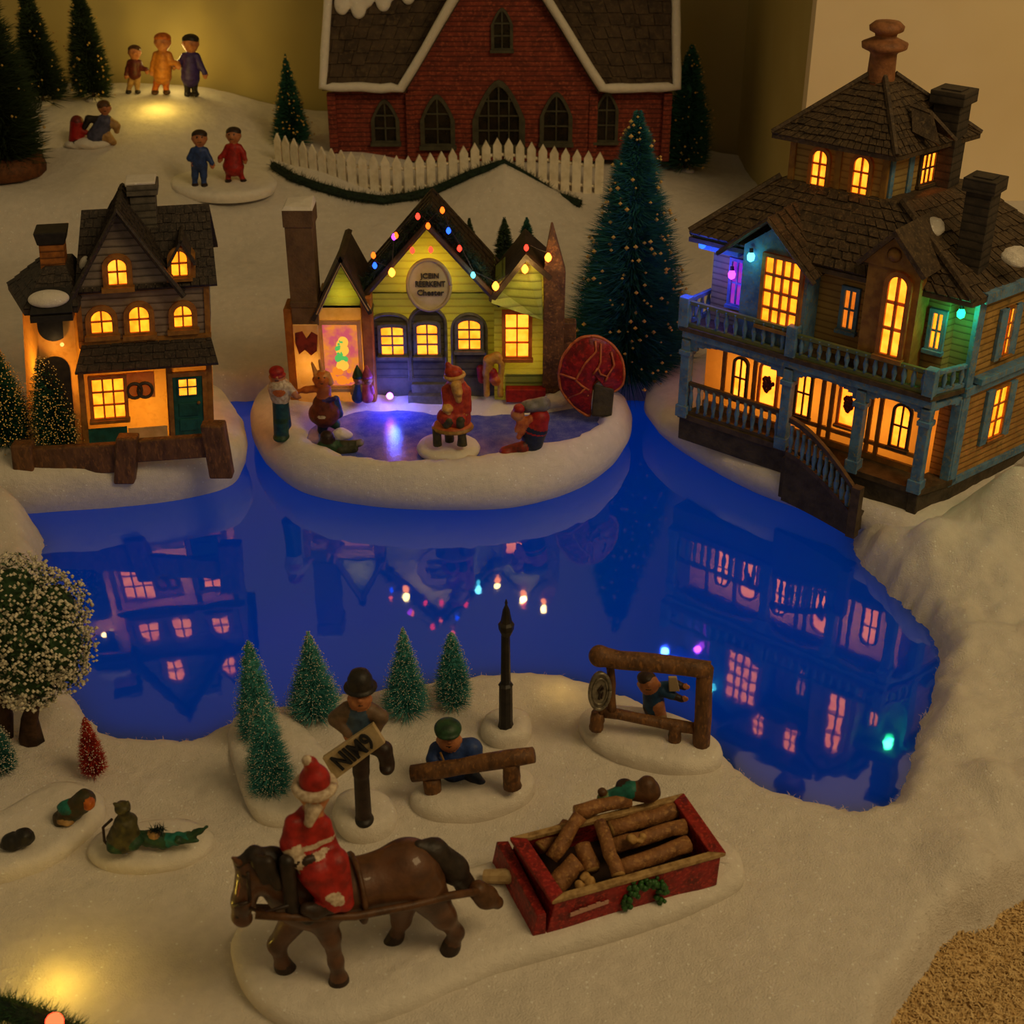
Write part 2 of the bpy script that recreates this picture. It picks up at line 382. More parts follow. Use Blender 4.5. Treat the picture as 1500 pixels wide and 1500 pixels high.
# ================================================================== the setting
M_WALL = mat('wall_paint', '#bcaa6a', .85, '#b29e5c', ns=.05)
M_WALLR = mat('wall_paint_pale', '#f0dcb4', .85, '#e8d2a6', ns=.06)
def quad_obj(name, pts, m, th=2.):
    b = MB(); b.slab(pts, th); return tag(b.build(name, m), kind='structure')
quad_obj('wall_back', [(-95, 183, -3), (31, 183, -3), (31, 183, 170), (-95, 183, 170)], M_WALL)
tag(bpy.data.objects['wall_back'], 'yellow-lit painted wall behind the miniature trees and the brick church')
b = MB(); b.ext(29.4, 31.4, 144, 183, -3, 170); tag(b.build('wall_return', M_WALL), 'dark shaded wall face between the church and the pale wall corner', kind='structure')
b = MB(); b.ext(29.4, 120, 142, 144, -3, 170); tag(b.build('wall_right', M_WALLR), 'pale beige wall behind the blue and tan mansion', kind='structure')
M_CARPET = mat('beige_carpet', '#e4c48c', .95, '#c4a066', ns=1.6, lo=.3, hi=.7, bump=1., bs=9, col3='#f0d49c')
fb = MB(); nx = 110
fx = np.linspace(8, 50, nx); fy = np.linspace(28, 72, nx); FXg, FYg = np.meshgrid(fx, fy, indexing='ij')
FZ = -1.75+.16*vnoise(FXg, FYg, 2.2)+.1*vnoise(FXg, FYg, 5.)
fb.add([(FXg[i, j], FYg[i, j], FZ[i, j]) for i in range(nx) for j in range(nx)], [(i*nx+j, (i+1)*nx+j, (i+1)*nx+j+1, i*nx+j+1) for i in range(nx-1) for j in range(nx-1)])
fb.ext(-140, 160, -60, 260, -5, -2.6)
FLOOR = tag(fb.build('floor', M_CARPET), 'beige carpet at the lower right edge of the snow', kind='structure')
def tufts(name, pts, ln, w, m, parent, up=.8, lean=.6):
    b = MB(); n = len(pts); p = np.asarray(pts, float)
    a = RNG.random(n)*2*PI; d = np.stack([np.cos(a)*lean, np.sin(a)*lean, np.full(n, up)], 1)*(ln*(.5+RNG.random(n)))[:, None]
    s_ = np.stack([-np.sin(a)*w, np.cos(a)*w, np.zeros(n)], 1); mid = p+d*.55+np.array([0, 0, .15*ln]); tip = p+d*np.array([1.25, 1.25, .9])
    vs = np.stack([p-s_, p+s_, mid+s_*.8, mid-s_*.8, tip], 1).reshape(-1, 3)
    b.v = [tuple(x) for x in vs]; b.f = [f for i in range(n) for f in ((5*i, 5*i+1, 5*i+2, 5*i+3), (5*i+3, 5*i+2, 5*i+4))]; b.m = [0]*len(b.f)
    return tag(b.build(name, m, parent), kind='stuff')
q = RNG.random((34000, 2))*np.array([24, 24])+np.array([16.5, 40]); q = q[(sdpoly(q[:, 0], q[:, 1], EDGE) > -.6)]
tufts('carpet_pile', np.c_[q, np.full(len(q), -1.8)], .42, .05, M_CARPET, FLOOR, .6, .7)
# snow blanket: one height field
def grid_terrain():
    xs = np.concatenate([np.arange(-64, -48, .8), np.arange(-48, 44, .4), np.arange(44, 62, .9)])
    ys = np.concatenate([np.arange(36, 120, .4), np.arange(120, 182, .75)])
    X, Y = np.meshgrid(xs, ys, indexing='ij'); Z = terrain(X, Y); n0, n1 = X.shape
    vs = np.stack([X, Y, Z], -1).reshape(-1, 3); I = np.arange(n0*n1).reshape(n0, n1)
    f = np.stack([I[:-1, :-1], I[1:, :-1], I[1:, 1:], I[:-1, 1:]], -1).reshape(-1, 4)
    b = MB(); b.v = [tuple(v) for v in vs]; b.f = [tuple(v) for v in f.tolist()]; b.m = [0]*len(b.f); return b
SNOW = tag(grid_terrain().build('snow_ground', M_COTTON, smooth=True), 'white cotton snow blanket around the blue pond', kind='structure')
fz = []
for i in range(0, 200):
    a, b_ = POND[i], POND[(i+1) % 200]
    if a[1] < 97 and a[0] > -36: fz += [a+(b_-a)*RNG.random()+RNG.normal(0, .38, 2) for _ in range(30)]
for i in range(1, 13):
    a, b_ = np.array(EDGE[i], float), np.array(EDGE[i+1], float)
    fz += [a+(b_-a)*RNG.random()+RNG.normal(0, .3, 2) for _ in range(int(45*np.hypot(*(b_-a))))]
fz = np.array(fz); zz = terrain(fz[:, 0], fz[:, 1]); k = zz > -1.5
tufts('loose_cotton_fibre', np.c_[fz[k], zz[k]-.05], .30, .012, M_COTTON, SNOW, .45, .6)
# pond: a glossy blue sheet lit from below
def pondmat():
    m, nt, out = newmat('blue_pond'); co = N(nt, 'ShaderNodeTexCoord').outputs['Object']
    f = ramp(nt, noise(nt, co, 9, 2), .3, .75)
    bp = N(nt, 'ShaderNodeBump', {'Strength': .04, 'Distance': .002, 'Height': noise(nt, co, 40, 2)})
    t = N(nt, 'ShaderNodeBsdfTranslucent', {'Color': mixc(nt, f, (.01, .42, .95), (.01, .48, .85))})
    g = N(nt, 'ShaderNodeBsdfGlossy', {'Color': (.85, .95, 1, 1), 'Roughness': .035, 'Normal': bp.outputs[0]})
    fr = N(nt, 'ShaderNodeFresnel', {'IOR': 2.15, 'Normal': bp.outputs[0]})
    mx = N(nt, 'ShaderNodeMixShader', {0: fr.outputs[0], 1: t.outputs[0], 2: g.outputs[0]}); nt.links.new(mx.outputs[0], out.inputs[0]); return m
pb = MB(); pb.v = [(-50, 60, 0), (30.5, 60, 0), (30.5, 119, 0), (-50, 119, 0)]; pb.f = [(0, 1, 2, 3)]; pb.m = [0]
tag(pb.build('pond_water', pondmat()), 'dark blue mirror-like pond reflecting the lit houses', kind='structure')
# ------------------------------------------------------------------ snow bases
def pad(name, label, outline, z0, z1, bulge=.5, n=110, loc=None, m=None, prof=None, cat='snow base', group=None, soft=.25, top=None):
    o = spline(outline, n); c = o.mean(0); t = np.roll(o, -1, 0)-np.roll(o, 1, 0); t /= np.linalg.norm(t, axis=1)[:, None]
    nr = np.stack([t[:, 1], -t[:, 0]], 1)
    if ((o-c)*nr).sum() < 0: nr = -nr
    pr = prof or [(-.1, 0), (.7, .22), (1., .5), (.55, .8), (-.3, .96), (-1.6, 1.02)]
    b = MB(); vs = []; h = z1-z0
    for off, fz_ in pr:
        w = vnoise(o[:, 0]+7*fz_, o[:, 1], .9)*soft*2*(.2+fz_)
        ring = o+nr*(off*bulge+w*.6)[:, None]
        zz_ = z0+h*fz_+vnoise(o[:, 0], o[:, 1]+3, .7)*soft*(fz_ > .3)
        vs += [(x, y, z) for (x, y), z in zip(ring, zz_)]
    last = np.array([v[:2] for v in vs[-n:]])
    for f in (.72, .45, .2):
        ring = c+(last-c)*f; zz_ = z0+h*1.02+vnoise(ring[:, 0], ring[:, 1], .6)*soft
        if top: zz_ = np.array([top(x, y) for x, y in ring])
        vs += [(x, y, z) for (x, y), z in zip(ring, zz_)]
    R = len(pr)+3; fs = [(i*n+k, i*n+(k+1) % n, (i+1)*n+(k+1) % n, (i+1)*n+k) for i in range(R-1) for k in range(n)]
    fs.append(tuple((R-1)*n+k for k in range(n)))
    if ((o[0]-c)[0]*(o[1]-c)[1]-(o[0]-c)[1]*(o[1]-c)[0]) < 0: fs = [tuple(reversed(f)) for f in fs]
    b.add(vs, fs); og = Vector((c[0], c[1], z0))
    ob = b.build(name, m or M_SNOW, smooth=True, off=og, loc=og); return tag(ob, label, cat, group)
pad('snow_mound', 'thick white snow base under the left house with the log fence',
    [(-47, 95.6), (-40, 95.9), (-35, 96.6), (-31, 97.2), (-26.5, 98.4), (-23.2, 100.4), (-22.5, 103.2), (-23.4, 107), (-26, 112), (-31, 116), (-40, 117), (-48, 112)], -.1, 4.55, .5,
    prof=[(-.3, 0), (.6, .2), (1.1, .45), (.9, .66), (.1, .82), (-2.2, .92), (-5, 1.)])
pad('snow_mound', 'thick white snow base under the blue and tan mansion at the right',
    [(27.4, 92), (26, 94.2), (22.6, 97), (19.4, 99.8), (15.8, 104.6), (13.3, 109.3), (13.3, 113.5), (16, 118), (30, 122), (46, 112), (44, 95), (34, 88.6)], -.1, 3.9, 1.15,
    prof=[(-.2, 0), (.5, .2), (1.15, .45), (1.1, .7), (.5, .9), (-1.2, 1.)])
# skating rink island: rim, ice
def by_angle(pts, c, n):
    p = spline(pts, 600); a = np.arctan2(p[:, 1]-c[1], p[:, 0]-c[0]); r = np.hypot(p[:, 0]-c[0], p[:, 1]-c[1]); o = np.argsort(a); a = a[o]; r = r[o]
    t = np.linspace(-PI, PI, n, endpoint=False); rr = np.interp(t, np.r_[a-2*PI, a, a+2*PI], np.r_[r, r, r]); return np.stack([c[0]+rr*np.cos(t), c[1]+rr*np.sin(t)], 1)
RC = (-5.2, 103.6)
R_OUT = [(-21.9, 113), (-22, 108.5), (-20.2, 103.4), (-16.8, 99.3), (-11, 97.1), (-5.1, 96.5), (.6, 97.1), (5.7, 100.2), (8.9, 105), (9.9, 110), (8.2, 114), (3, 120), (-8, 122), (-18, 120)]
R_IN = [(-17, 104.6), (-15.4, 107), (-12.2, 108.6), (-7.6, 108.4), (-4, 107.8), (-.6, 107.8), (2.9, 107.8), (5.4, 109.2), (7.2, 108.6), (7.4, 106), (6.2, 103.2), (2.8, 101.4), (-1.1, 100.1), (-6, 98.5), (-10.3, 98.5), (-13.7, 99.7), (-16.4, 102)]
RN = 150; ro = by_angle(R_OUT, RC, RN); ri = by_angle(R_IN, RC, RN)
rk = thing('skating_rink', 'white snow island with a round ice rink in front of the green house', 'skating rink', (RC[0], RC[1], 0))
b = MB(); vs = []; outd = (ro-np.array(RC)); outd /= np.linalg.norm(outd, axis=1)[:, None]
for off, t, z in [(-.35, 0, -.1), (.15, 0, .5), (.5, 0, 1.3), (.5, 0, 2.1), (.1, 0, 3.), (0, .25, 3.75), (0, .55, 3.95), (0, .82, 3.75), (0, .97, 3.45), (0, 1.03, 3.1), (0, 1.1, 2.9)]:
    p = ro*(1-t)+ri*t+outd*off
    if .1 < t < 1: p = p+outd*(vnoise(p[:, 0], p[:, 1], 1.5)*.55)[:, None]
    if t > .9: p = p+outd*(vnoise(p[:, 0]+3, p[:, 1], 1.1)*.5)[:, None]
    zz_ = z+vnoise(p[:, 0]+z, p[:, 1], .8)*.35*(z > .2)
    vs += [(x-RC[0], y-RC[1], w) for (x, y), w in zip(p, zz_)]
b.add(vs, [(i*RN+k, i*RN+(k+1) % RN, (i+1)*RN+(k+1) % RN, (i+1)*RN+k) for i in range(10) for k in range(RN)])
b.build('snow_rim', M_SNOW, rk, smooth=True)
def icemat():
    m, nt, out = newmat('rink_ice'); co = N(nt, 'ShaderNodeTexCoord').outputs['Object']
    c = mixc(nt, ramp(nt, noise(nt, co, 120, 4), .4, .7), lin('#4450a8'), lin('#6a74b8')); c = mixc(nt, ramp(nt, noise(nt, co, 900, 4), .6, .75), c, lin('#9aa4cc'))
    p = N(nt, 'ShaderNodeBsdfPrincipled', {'Base Color': c, 'Roughness': .16, 'IOR': 1.9, 'Normal': N(nt, 'ShaderNodeBump', {'Strength': .25, 'Distance': .001, 'Height': noise(nt, co, 700, 3)}).outputs[0]})
    nt.links.new(p.outputs[0], out.inputs[0]); return m
b = MB(); pi_ = [(x-RC[0], y-RC[1]) for x, y in RC+(ri-np.array(RC))*1.06]; b.prism(pi_, 2.6, 3.12); part(b.build('ice', icemat(), rk), 'glossy blue ice')
# ------------------------------------------------------------------ windows
PANE = glow('lit_pane', (3.4, .74, .03), 1.0, (2.7, .46, .015), .9); PANE_HOT = glow('lit_pane_bright', (3.8, .80, .055), 1.0, (3.2, .52, .02), .8)
PANE_DIM = glow('lit_pane_dim', (.95, .22, .015), 1.0, (.7, .14, .01), 1.2)
def outline(w, h, arch=0., n=12):
    """window outline, origin at the middle of the sill; arch = rise / half width; arch < 0 = pointed"""
    hw = w/2
    if not arch: return [(-hw, 0), (hw, 0), (hw, h), (-hw, h)]
    ah = abs(arch)*hw; P = [(-hw, 0), (hw, 0)]
    for i in range(n+1):
        t = i/n
        if arch > 0: a = PI*t; P.append((hw*math.cos(a), h-ah+ah*math.sin(a)))
        else: x = 1-2*t; P.append((hw*x, h-ah+ah*(1-abs(x)**1.7)))
    return P
def top_at(x, w, h, arch):
    hw = w/2
    if not arch: return h
    ah = abs(arch)*hw; x = min(1, abs(x)/hw)
    return h-ah+ah*(math.sqrt(max(0, 1-x*x)) if arch > 0 else 1-x**1.7)
def window(parent, M, w, h, arch=0., cols=2, rows=2, fw=.28, frame=None, pane=None, d=.3, sill=True, bar=.13, name='window', fm2=None):
    b = MB(); o = outline(w+2*fw, h+fw*1.6, arch); i = outline(w, h, arch); o = [(x, y-fw*.6) for x, y in o]; n = len(o)
    for A, c0, Bq, c1 in ((o, 0, o, d), (o, d, i, d), (i, d, i, .02)):
        vs = [M(x, y, c0) for x, y in A]+[M(x, y, c1) for x, y in Bq]
        b.add(vs, [(k, (k+1) % n, n+(k+1) % n, n+k) for k in range(n)], 0)
    for k in range(1, cols):
        x = -w/2+w*k/cols; b.mbox(M, x-bar/2, x+bar/2, 0, top_at(x, w, h, arch), .06, d*.75)
    for k in range(1, rows):
        y = h*k/rows; hw = w/2
        if arch and y > h-abs(arch)*hw:
            while hw > .05 and top_at(hw, w, h, arch) < y: hw -= .03
        b.mbox(M, -hw, hw, y-bar/2, y+bar/2, .06, d*.7)
    if sill: b.mbox(M, -w/2-fw*1.3, w/2+fw*1.3, -fw*1.3, -fw*.4, 0, d*1.8)
    f = b.build(name, frame, parent)
    p = MB(); p.mprism(M, i, .02, .06); p.build('pane', pane or PANE, f); return f
class House:
    """local frame: u along the facade, w behind it, z up; shear leans it to the right"""
    def __init__(s, name, label, cat, o, deg, shear=0., group=None):
        s.o = o; s.al = math.radians(deg); s.root = thing(name, label, cat, (o[0], o[1], 0), s.al, group); s.sh = shear
        s.warp = (lambda x, y, z: (x+shear*(z-4.6), y, z)) if shear else None
    def mb(s): b = MB(); b.warp = s.warp; return b
    def uz(s, px, py, w=0.):
        o = (s.o[0]-w*math.sin(s.al), s.o[1]+w*math.cos(s.al)); p = at_plane(px, py, o, s.al)
        u = (p[0]-o[0])*math.cos(s.al)+(p[1]-o[1])*math.sin(s.al); return u-s.sh*(p[2]-4.6), p[2]
    def F(s, u, z, w):
        """map for something on the facade plane at depth w, origin at (u, z)"""
        wp = s.warp
        def M(a, b, c):
            q = (u+a, w-c, z+b); return wp(*q) if wp else q
        return M
    def P(s, u, z, w): return lambda a, b, c: (u+a, w-c, z+b)
    def win(s, x0, y0, x1, y1, w, **k):
        u0, z0 = s.uz(x0, y0, w); u1, z1 = s.uz(x1, y1, w)
        if k.pop('ret', 0): return u0, u1, z0, z1
        return window(s.root, s.F((u0+u1)/2, z0, w), abs(u1-u0), z1-z0, **k)
# ================================================================== left house: grey and amber shop with a tower
H1 = House('village_house', 'grey upper storeyed toy house with amber ground floor behind the log fence', 'house', (-29.9, 100), 10, .07, 'lit miniature houses'); R1 = H1.root
del R1['group']
M_AMB = mat('amber_plaster', '#c79a52', .6, '#b8823c', ns=.5, bump=.25, bs=5, trans=.30, tcol='#ffb640', col3='#a87434')
M_GRY = mat('grey_clapboard', '#85776a', .65, '#6c5f54', ns=.8, bump=.7, boards=.6, trans=.02, tcol='#ff9a30')
M_RF1 = mat('dark_slate_shingle', '#3b322b', .6, '#2a2420', ns=1.5, bump=.4, bs=8, col3='#4d4238')
M_TEAL = mat('teal_paint', '#1f5a55', .5, '#17443f', ns=1.2, bump=.2); M_TRIM1 = mat('ochre_trim', '#a06f30', .55, '#7d5424', ns=2, trans=.12, tcol='#ff9020')
M_BRK = mat('brown_brick', '#7a4f2c', .7, '#5d3a20', ns=1.6, bump=.6, boards=.5); M_GBRK = mat('grey_stone_chimney', '#5d564c', .7, '#48423a', ns=1.6, bump=.6, boards=.55)
M_BLK = mat('soot_black', '#1d1a18', .6, '#2b2622', ns=2)
M_CREAM = mat('cream_panel', '#c4b98a', .6, '#a89c6c', ns=1, trans=.15, tcol='#ffd070'); M_DIRTY = mat('dark_wood_trim', '#4a3a2a', .6, '#382b1e', ns=2, bump=.4)
H1b = H1.mb
b = H1b(); b.prism([(-3.9, 0), (5.9, 0), (5.9, 9), (-3.9, 9)], 4.2, 11.4); b.build('ground_floor_wall', M_AMB, R1, bevel=.06)
b = H1b(); b.prism([(-3.75, 1.1), (5.95, 1.1), (5.95, 9), (-3.75, 9)], 11.4, 17.2); b.build('upper_wall', M_GRY, R1)
b = H1b(); 
for u in (-3.75, 5.85): b.ext(u-.2, u+.2, .95, 1.35, 12.3, 17)
for u in (-3.9, 2.75, 5.85): b.ext(u-.22, u+.22, -.15, .2, 4.3, 11.2)
b.ext(-4.0, 6.1, .9, 1.2, 16.7, 17.2); b.ext(-3.9, 6.1, .85, 1.2, 12.5, 12.9); b.build('corner_trim', M_TRIM1, R1)
b = H1b(); b.shingles([(-4.2, -1.0, 11.15), (6.6, -1.0, 11.15), (6.0, 1.2, 12.75), (-3.7, 1.2, 12.75)], 4, 12, .14); b.build('porch_roof', M_RF1, R1)
# main roof, gable, dormer
b = H1b(); b.shingles([(-3.9, .5, 17.0), (6.7, .5, 17.0), (6.2, 5.2, 21.9), (-3.4, 5.2, 21.9)], 9, 16, .13); b.slab([(6.7, 9.8, 17), (-3.9, 9.8, 17), (-3.4, 5.2, 21.9), (6.2, 5.2, 21.9)], .25)
b.prism([(6.0, 1.3), (6.02, 1.3), (6.02, 9), (6.0, 9)], 17, 17.1); b.mprism(lambda a, b_, c: (6.0+c, a, b_), [(1.2, 17), (9, 17), (5.2, 21.6)], -.2, 0); b.build('main_roof', M_RF1, R1)
ga = -.35
b = H1b(); b.mprism(H1.P(0, 0, .7), [(-3.6, 17.0), (3.5, 17.0), (ga, 22.9)], -6, 0); b.build('gable_wall', M_GRY, R1)
b = H1b(); b.shingles([(-4.3, -.2, 16.5), (ga, -.2, 23.4), (ga, 6.8, 23.4), (-4.3, 6.8, 16.5)][::1], 8, 9, .14)
b.v = b.v; b.shingles([(ga, -.2, 23.4), (4.2, -.2, 16.5), (4.2, 6.8, 16.5), (ga, 6.8, 23.4)], 8, 9, .14)
b.tube([(-4.3, -.25, 16.5), (ga, -.25, 23.4), (4.2, -.25, 16.5)], .24, 6); b.build('gable_roof', M_RF1, R1)
dz = 17.5
b = H1b(); b.mprism(H1.P(4.1, dz, .9), [(-1.0, 0), (1.0, 0), (1.0, 1.5), (0, 2.9), (-1.0, 1.5)], -3, 0); b.build('dormer', M_TRIM1, R1)
b = H1b(); b.slab([(3.0, .5, dz+1.2), (4.1, .5, dz+3.2), (4.1, 4.2, dz+3.2), (3.0, 4.2, dz+1.2)], .2); b.slab([(4.1, .5, dz+3.2), (5.2, .5, dz+1.2), (5.2, 4.2, dz+1.2), (4.1, 4.2, dz+3.2)], .2); b.build('dormer_roof', M_RF1, R1)
# chimneys
b = H1b(); b.ext(.35, 2.25, 3.9, 5.8, 19.5, 23.2); b.ext(.15, 2.45, 3.7, 6, 23.2, 24.0); ch = b.build('chimney', M_GBRK, R1, bevel=.05)
b = H1b(); b.ext(.05, 2.3, 3.75, 5.9, 24.0, 24.25); b.build('chimney_snow', M_SNOW, ch, bevel=.1)
TW = [(-7.1, .2), (-4.0, -.05), (-3.8, 5), (-9.0, 5)]
tl = lambda k: [(x*(1-k)+(-4.6)*k, y) for x, y in TW]
b = H1b(); n = 4; lo = tl(0); hi = tl(.14); b.hull8([(x, y, 4.2) for x, y in lo], [(x, y, 16.6) for x, y in hi]); b.build('tower_wall', M_AMB, R1, bevel=.08)
b = H1b(); e = [(-7.5, -.6), (-3.6, -.7), (-3.4, 5.2), (-9.4, 5.2)]; t = [(-5.9, 1.4), (-4.4, 1.4), (-4.2, 4), (-6.4, 4)]
for i in range(4):
    j = (i+1) % 4; b.shingles([(*e[i], 16.4), (*e[j], 16.4), (*t[j], 18.9), (*t[i], 18.9)], 5, 8, .12)
b.prism(t, 18.5, 18.9); b.prism(e, 15.9, 16.35); b.build('tower_roof', M_RF1, R1)
b = H1b(); b.ext(-6.3, -4.5, 1.6, 3.3, 17.5, 20.6); ch = b.build('chimney', mat('orange_brick', '#a8662a', .65, '#7e4a1e', ns=1.5, bump=.6, boards=.5, trans=.1, tcol='#ff9020'), R1, bevel=.05)
b = H1b(); b.hull8([(-6.4, 1.5, 20.5), (-4.4, 1.5, 20.5), (-4.4, 3.4, 20.5), (-6.4, 3.4, 20.5)], [(-6.6, 1.3, 21.5), (-4.2, 1.3, 21.5), (-4.2, 3.6, 21.5), (-6.6, 3.6, 21.5)]); b.build('chimney_cap', M_BLK, ch, bevel=.08)
b = H1b(); b.slab([(-7.0, -1.5, 16.3), (-3.9, -1.5, 16.3), (-4.1, .3, 17.7), (-6.7, .3, 17.7)], .5); b.ext(-7, -3.9, -1.5, 0, 15.6, 16.1); aw = b.build('tower_awning', M_BLK, R1, bevel=.05)
s = Sculpt(.3).e((-5.55+.8, -.7, 17.15), (1.5, .75, .55), rot=(.5, 0, 0)); s.build('snow_patch', M_SNOW, aw, .09)
s = Sculpt(.2).e((-3.2+1, 2.1, 18.7), (.35, .5, .9), rot=(.7, .4, 0)); s.build('snow_patch', M_SNOW, R1, .09)
b = H1b(); M = H1.P(-5.6, 13.0, .12); b.mprism(M, [(1.15*math.cos(a), 2.4+1.15*math.sin(a)-.8) for a in np.linspace(PI, 2*PI, 14)]+[(1.15, 2.4), (-1.15, 2.4)], 0, .1)
b.build('tower_arch_opening', M_BLK, R1)
b = H1b(); M = H1.P(-5.75, 4.6, .12); b.mprism(M, outline(2.2, 7.6, 1.), 0, .12); b.build('tower_doorway', mat('dark_doorway', '#33281a', .7, '#241b12', ns=2), R1)
b = H1b(); b.ball((-5.6+.55, -.12, 13.2), .16); b.build('tower_lamp', glow('tower_lamp_glow', (1.7, .9, .2), 1.), R1, smooth=True)
# windows
H1.win(139, 612, 180, 552, -.02, cols=3, rows=3, frame=M_TRIM1, pane=PANE)
for x in ((135, 487, 163, 453), (191, 486, 217, 447)): H1.win(*x, 1.08, arch=1., rows=2, frame=M_TRIM1, pane=PANE, fw=.42)
H1.win(256, 478, 280, 446, 1.08, arch=1., frame=M_TRIM1, pane=PANE, fw=.42)
H1.win(160, 416, 184, 378, .68, arch=.9, frame=M_TRIM1, pane=PANE_HOT, fw=.42); H1.win(252, 403, 273, 366, .88, arch=1., frame=M_TRIM1, pane=PANE, fw=.3)
u0, u1, z0, z1 = H1.win(257, 638, 296, 548, 0, ret=1)
dr = H1b(); M = H1.P((u0+u1)/2, z0, 0.); hw = (u1-u0)/2; dr.mbox(M, -hw, hw, 0, z1-z0, 0, .22)
for y0, y1 in ((.5, 1.5), (1.8, 2.9)): dr.mbox(M, -hw*.65, hw*.65, y0, y1, .2, .3)
dr = dr.build('door', M_TEAL, R1, bevel=.03); w_ = window(R1, H1.F((u0+u1)/2, z0+3.6, -.2), hw*1.15, 1.35, 0, 2, 2, .12, M_TEAL, PANE_HOT, .14, False); w_.name = 'door_window'
b = H1b(); b.mbox(M, -hw-.35, -hw, 0, z1-z0+.35, 0, .3); b.mbox(M, hw, hw+.35, 0, z1-z0+.35, 0, .3); b.mbox(M, -hw, hw, z1-z0, z1-z0+.35, 0, .3); b.build('door_frame', M_TRIM1, R1)
b = H1b(); b.ball(M(hw*.7, 2.9, .35), .14); b.build('door_knob', M_TRIM1, R1)
b = H1b(); b.ext(-3.7, -.7, -.12, 0, 4.5, 5.9); b.build('base_panel', M_TEAL, R1)
b = H1b(); b.ext(-.6, 2.4, -.1, 0, 4.5, 5.7); b.build('base_panel', M_CREAM, R1)
b = H1b(); u, z = H1.uz(206, 571, -.1); b.ext(u-1.2, u+1.1, -.1, 0, z-.7, z+1.5)
b.build('notice_board', M_AMB, R1, bevel=.04)
b = H1b()
for du in (-.45, .35): b.tube([(u+du+.55*math.cos(a), -.22, z+.62*math.sin(a)) for a in np.linspace(0, 2*PI, 17)], .13, 6)
b.build('wall_wreath', M_DIRTY, R1)
lamp('shop_lamp', 'POINT', (1, 4, 7.5), .16, (1, .62, .2), 1, parent=R1); lamp('tower_inner_lamp', 'POINT', (-5.4, 2.5, 10.5), .09, (1, .60, .18), .8, parent=R1)
lamp('attic_lamp', 'POINT', (1, 5, 14.5), .03, (1, .55, .18), .8, parent=R1)
lamp('tower_lamp_light', 'POINT', (-5.0, -.8, 13.2), .003, (1, .6, .2), .2, parent=R1)
# log fence before it
M_LOG = mat('dark_brown_wood', '#6e4a2a', .6, '#4e331c', ns=1.5, bump=.8, bs=3, stretch=(1, 1, .4), col3='#84592f')
fr = thing('log_fence', 'dark brown plank fence on snow before the left house', 'fence', (-30, 97.4, 3.2))
def fbeam(name, p, q, r, m=M_LOG, par=None, o=(0, 0, 0), n=8, bev=.05, cap=None, wob=.06):
    p = Vector(p)-Vector(o); q = Vector(q)-Vector(o); t = [p+(q-p)*k for k in np.linspace(0, 1, 6)]
    t = [x+Vector((random.uniform(-1, 1), random.uniform(-1, 1), random.uniform(-1, 1)))*wob*(0 < i < 5) for i, x in enumerate(t)]
    b = MB(); b.tube(t, [r*(1+random.uniform(-.08, .08)) for _ in t], n, 0, 1 if cap else None, .05)
    return b.build(name, [m, cap] if cap else m, par, smooth=True)
FO = (-30, 97.4, 3.2)
for x0, y0, x1, y1, r in ((40, 720, 33, 648, .85), (183, 700, 187, 638, .85), (325, 692, 312, 619, .95)):
    p = at_y(x0, y0, 96.9); q = at_y(x1, y1, 96.9); b = MB(); hx = r*.95
    b.hull8([p+V(-hx, -.6, -.3)-V(*FO), p+V(hx, -.6, -.3)-V(*FO), p+V(hx, .6, -.3)-V(*FO), p+V(-hx, .6, -.3)-V(*FO)], [q+V(-hx, -.6, 0)-V(*FO), q+V(hx, -.6, 0)-V(*FO), q+V(hx, .6, 0)-V(*FO), q+V(-hx, .6, 0)-V(*FO)])
    b.build('fence_post', M_LOG, fr, bevel=.15)
for A in ([(42, 696), (42, 656), (183, 648), (183, 690)], [(196, 676), (196, 644), (310, 636), (310, 668)]):
    pts = [at_y(*q, 97.0)-V(*FO) for q in A]; b = MB(); b.hull8([p+V(0, -.3, 0) for p in pts], [p+V(0, .35, 0) for p in pts]); b.build('fence_plank', M_LOG, fr, bevel=.12)
# ================================================================== centre house
H2 = House('village_house', 'green clapboard house with round sign and coloured lights behind the ice rink', 'house', (0, 110.3), 0); R2 = H2.root
M_GRN = mat('green_clapboard', '#94a048', .55, '#7d9142', ns=.5, bump=.9, boards=.66, trans=.15, tcol='#e8d840', col3='#8f9444')
M_GRN2 = mat('mint_clapboard', '#5c8a50', .55, '#417a58', ns=.6, bump=.9, boards=.66, trans=.22, tcol='#c8d040')
M_RF2 = mat('brown_roof', '#3d2f20', .6, '#2a2015', ns=1.4, bump=.5); M_OCH = mat('ochre_post', '#b8782e', .55, '#8c5820', ns=1.2, bump=.4, trans=.2, tcol='#ff9a30')
M_CRM2 = mat('cream_plaster', '#cdb287', .6, '#b4925c', ns=.8, bump=.2, trans=.25, tcol='#ffc868'); M_GRYW = mat('grey_painted_wood', '#6c6858', .6, '#55503f', ns=1.5, bump=.3)
b = MB(); b.prism([(-12.1, 0), (-1.5, 0), (-1.5, 9), (-12.1, 9)], 3.6, 13.1)
b.mprism(H2.F(0, 0, 0), [(-12.1, 13.0), (-1.5, 13.0), (-6.9, 18.5)], -9, 0); b.build('main_wall', M_GRN, R2)
b = MB(); b.shingles([(-13.0, -.7, 12.1), (-6.9, -.7, 19.1), (-6.9, 9.4, 19.1), (-13.0, 9.4, 12.1)], 8, 10, .16); b.shingles([(-6.9, -.7, 19.1), (-.8, -.7, 12.1), (-.8, 9.4, 12.1), (-6.9, 9.4, 19.1)], 8, 10, .16)
b.tube([(-12.9, -.75, 12.3), (-6.9, -.75, 19.1), (-.9, -.75, 12.3)], .32, 6); b.build('main_roof', M_RF2, R2)
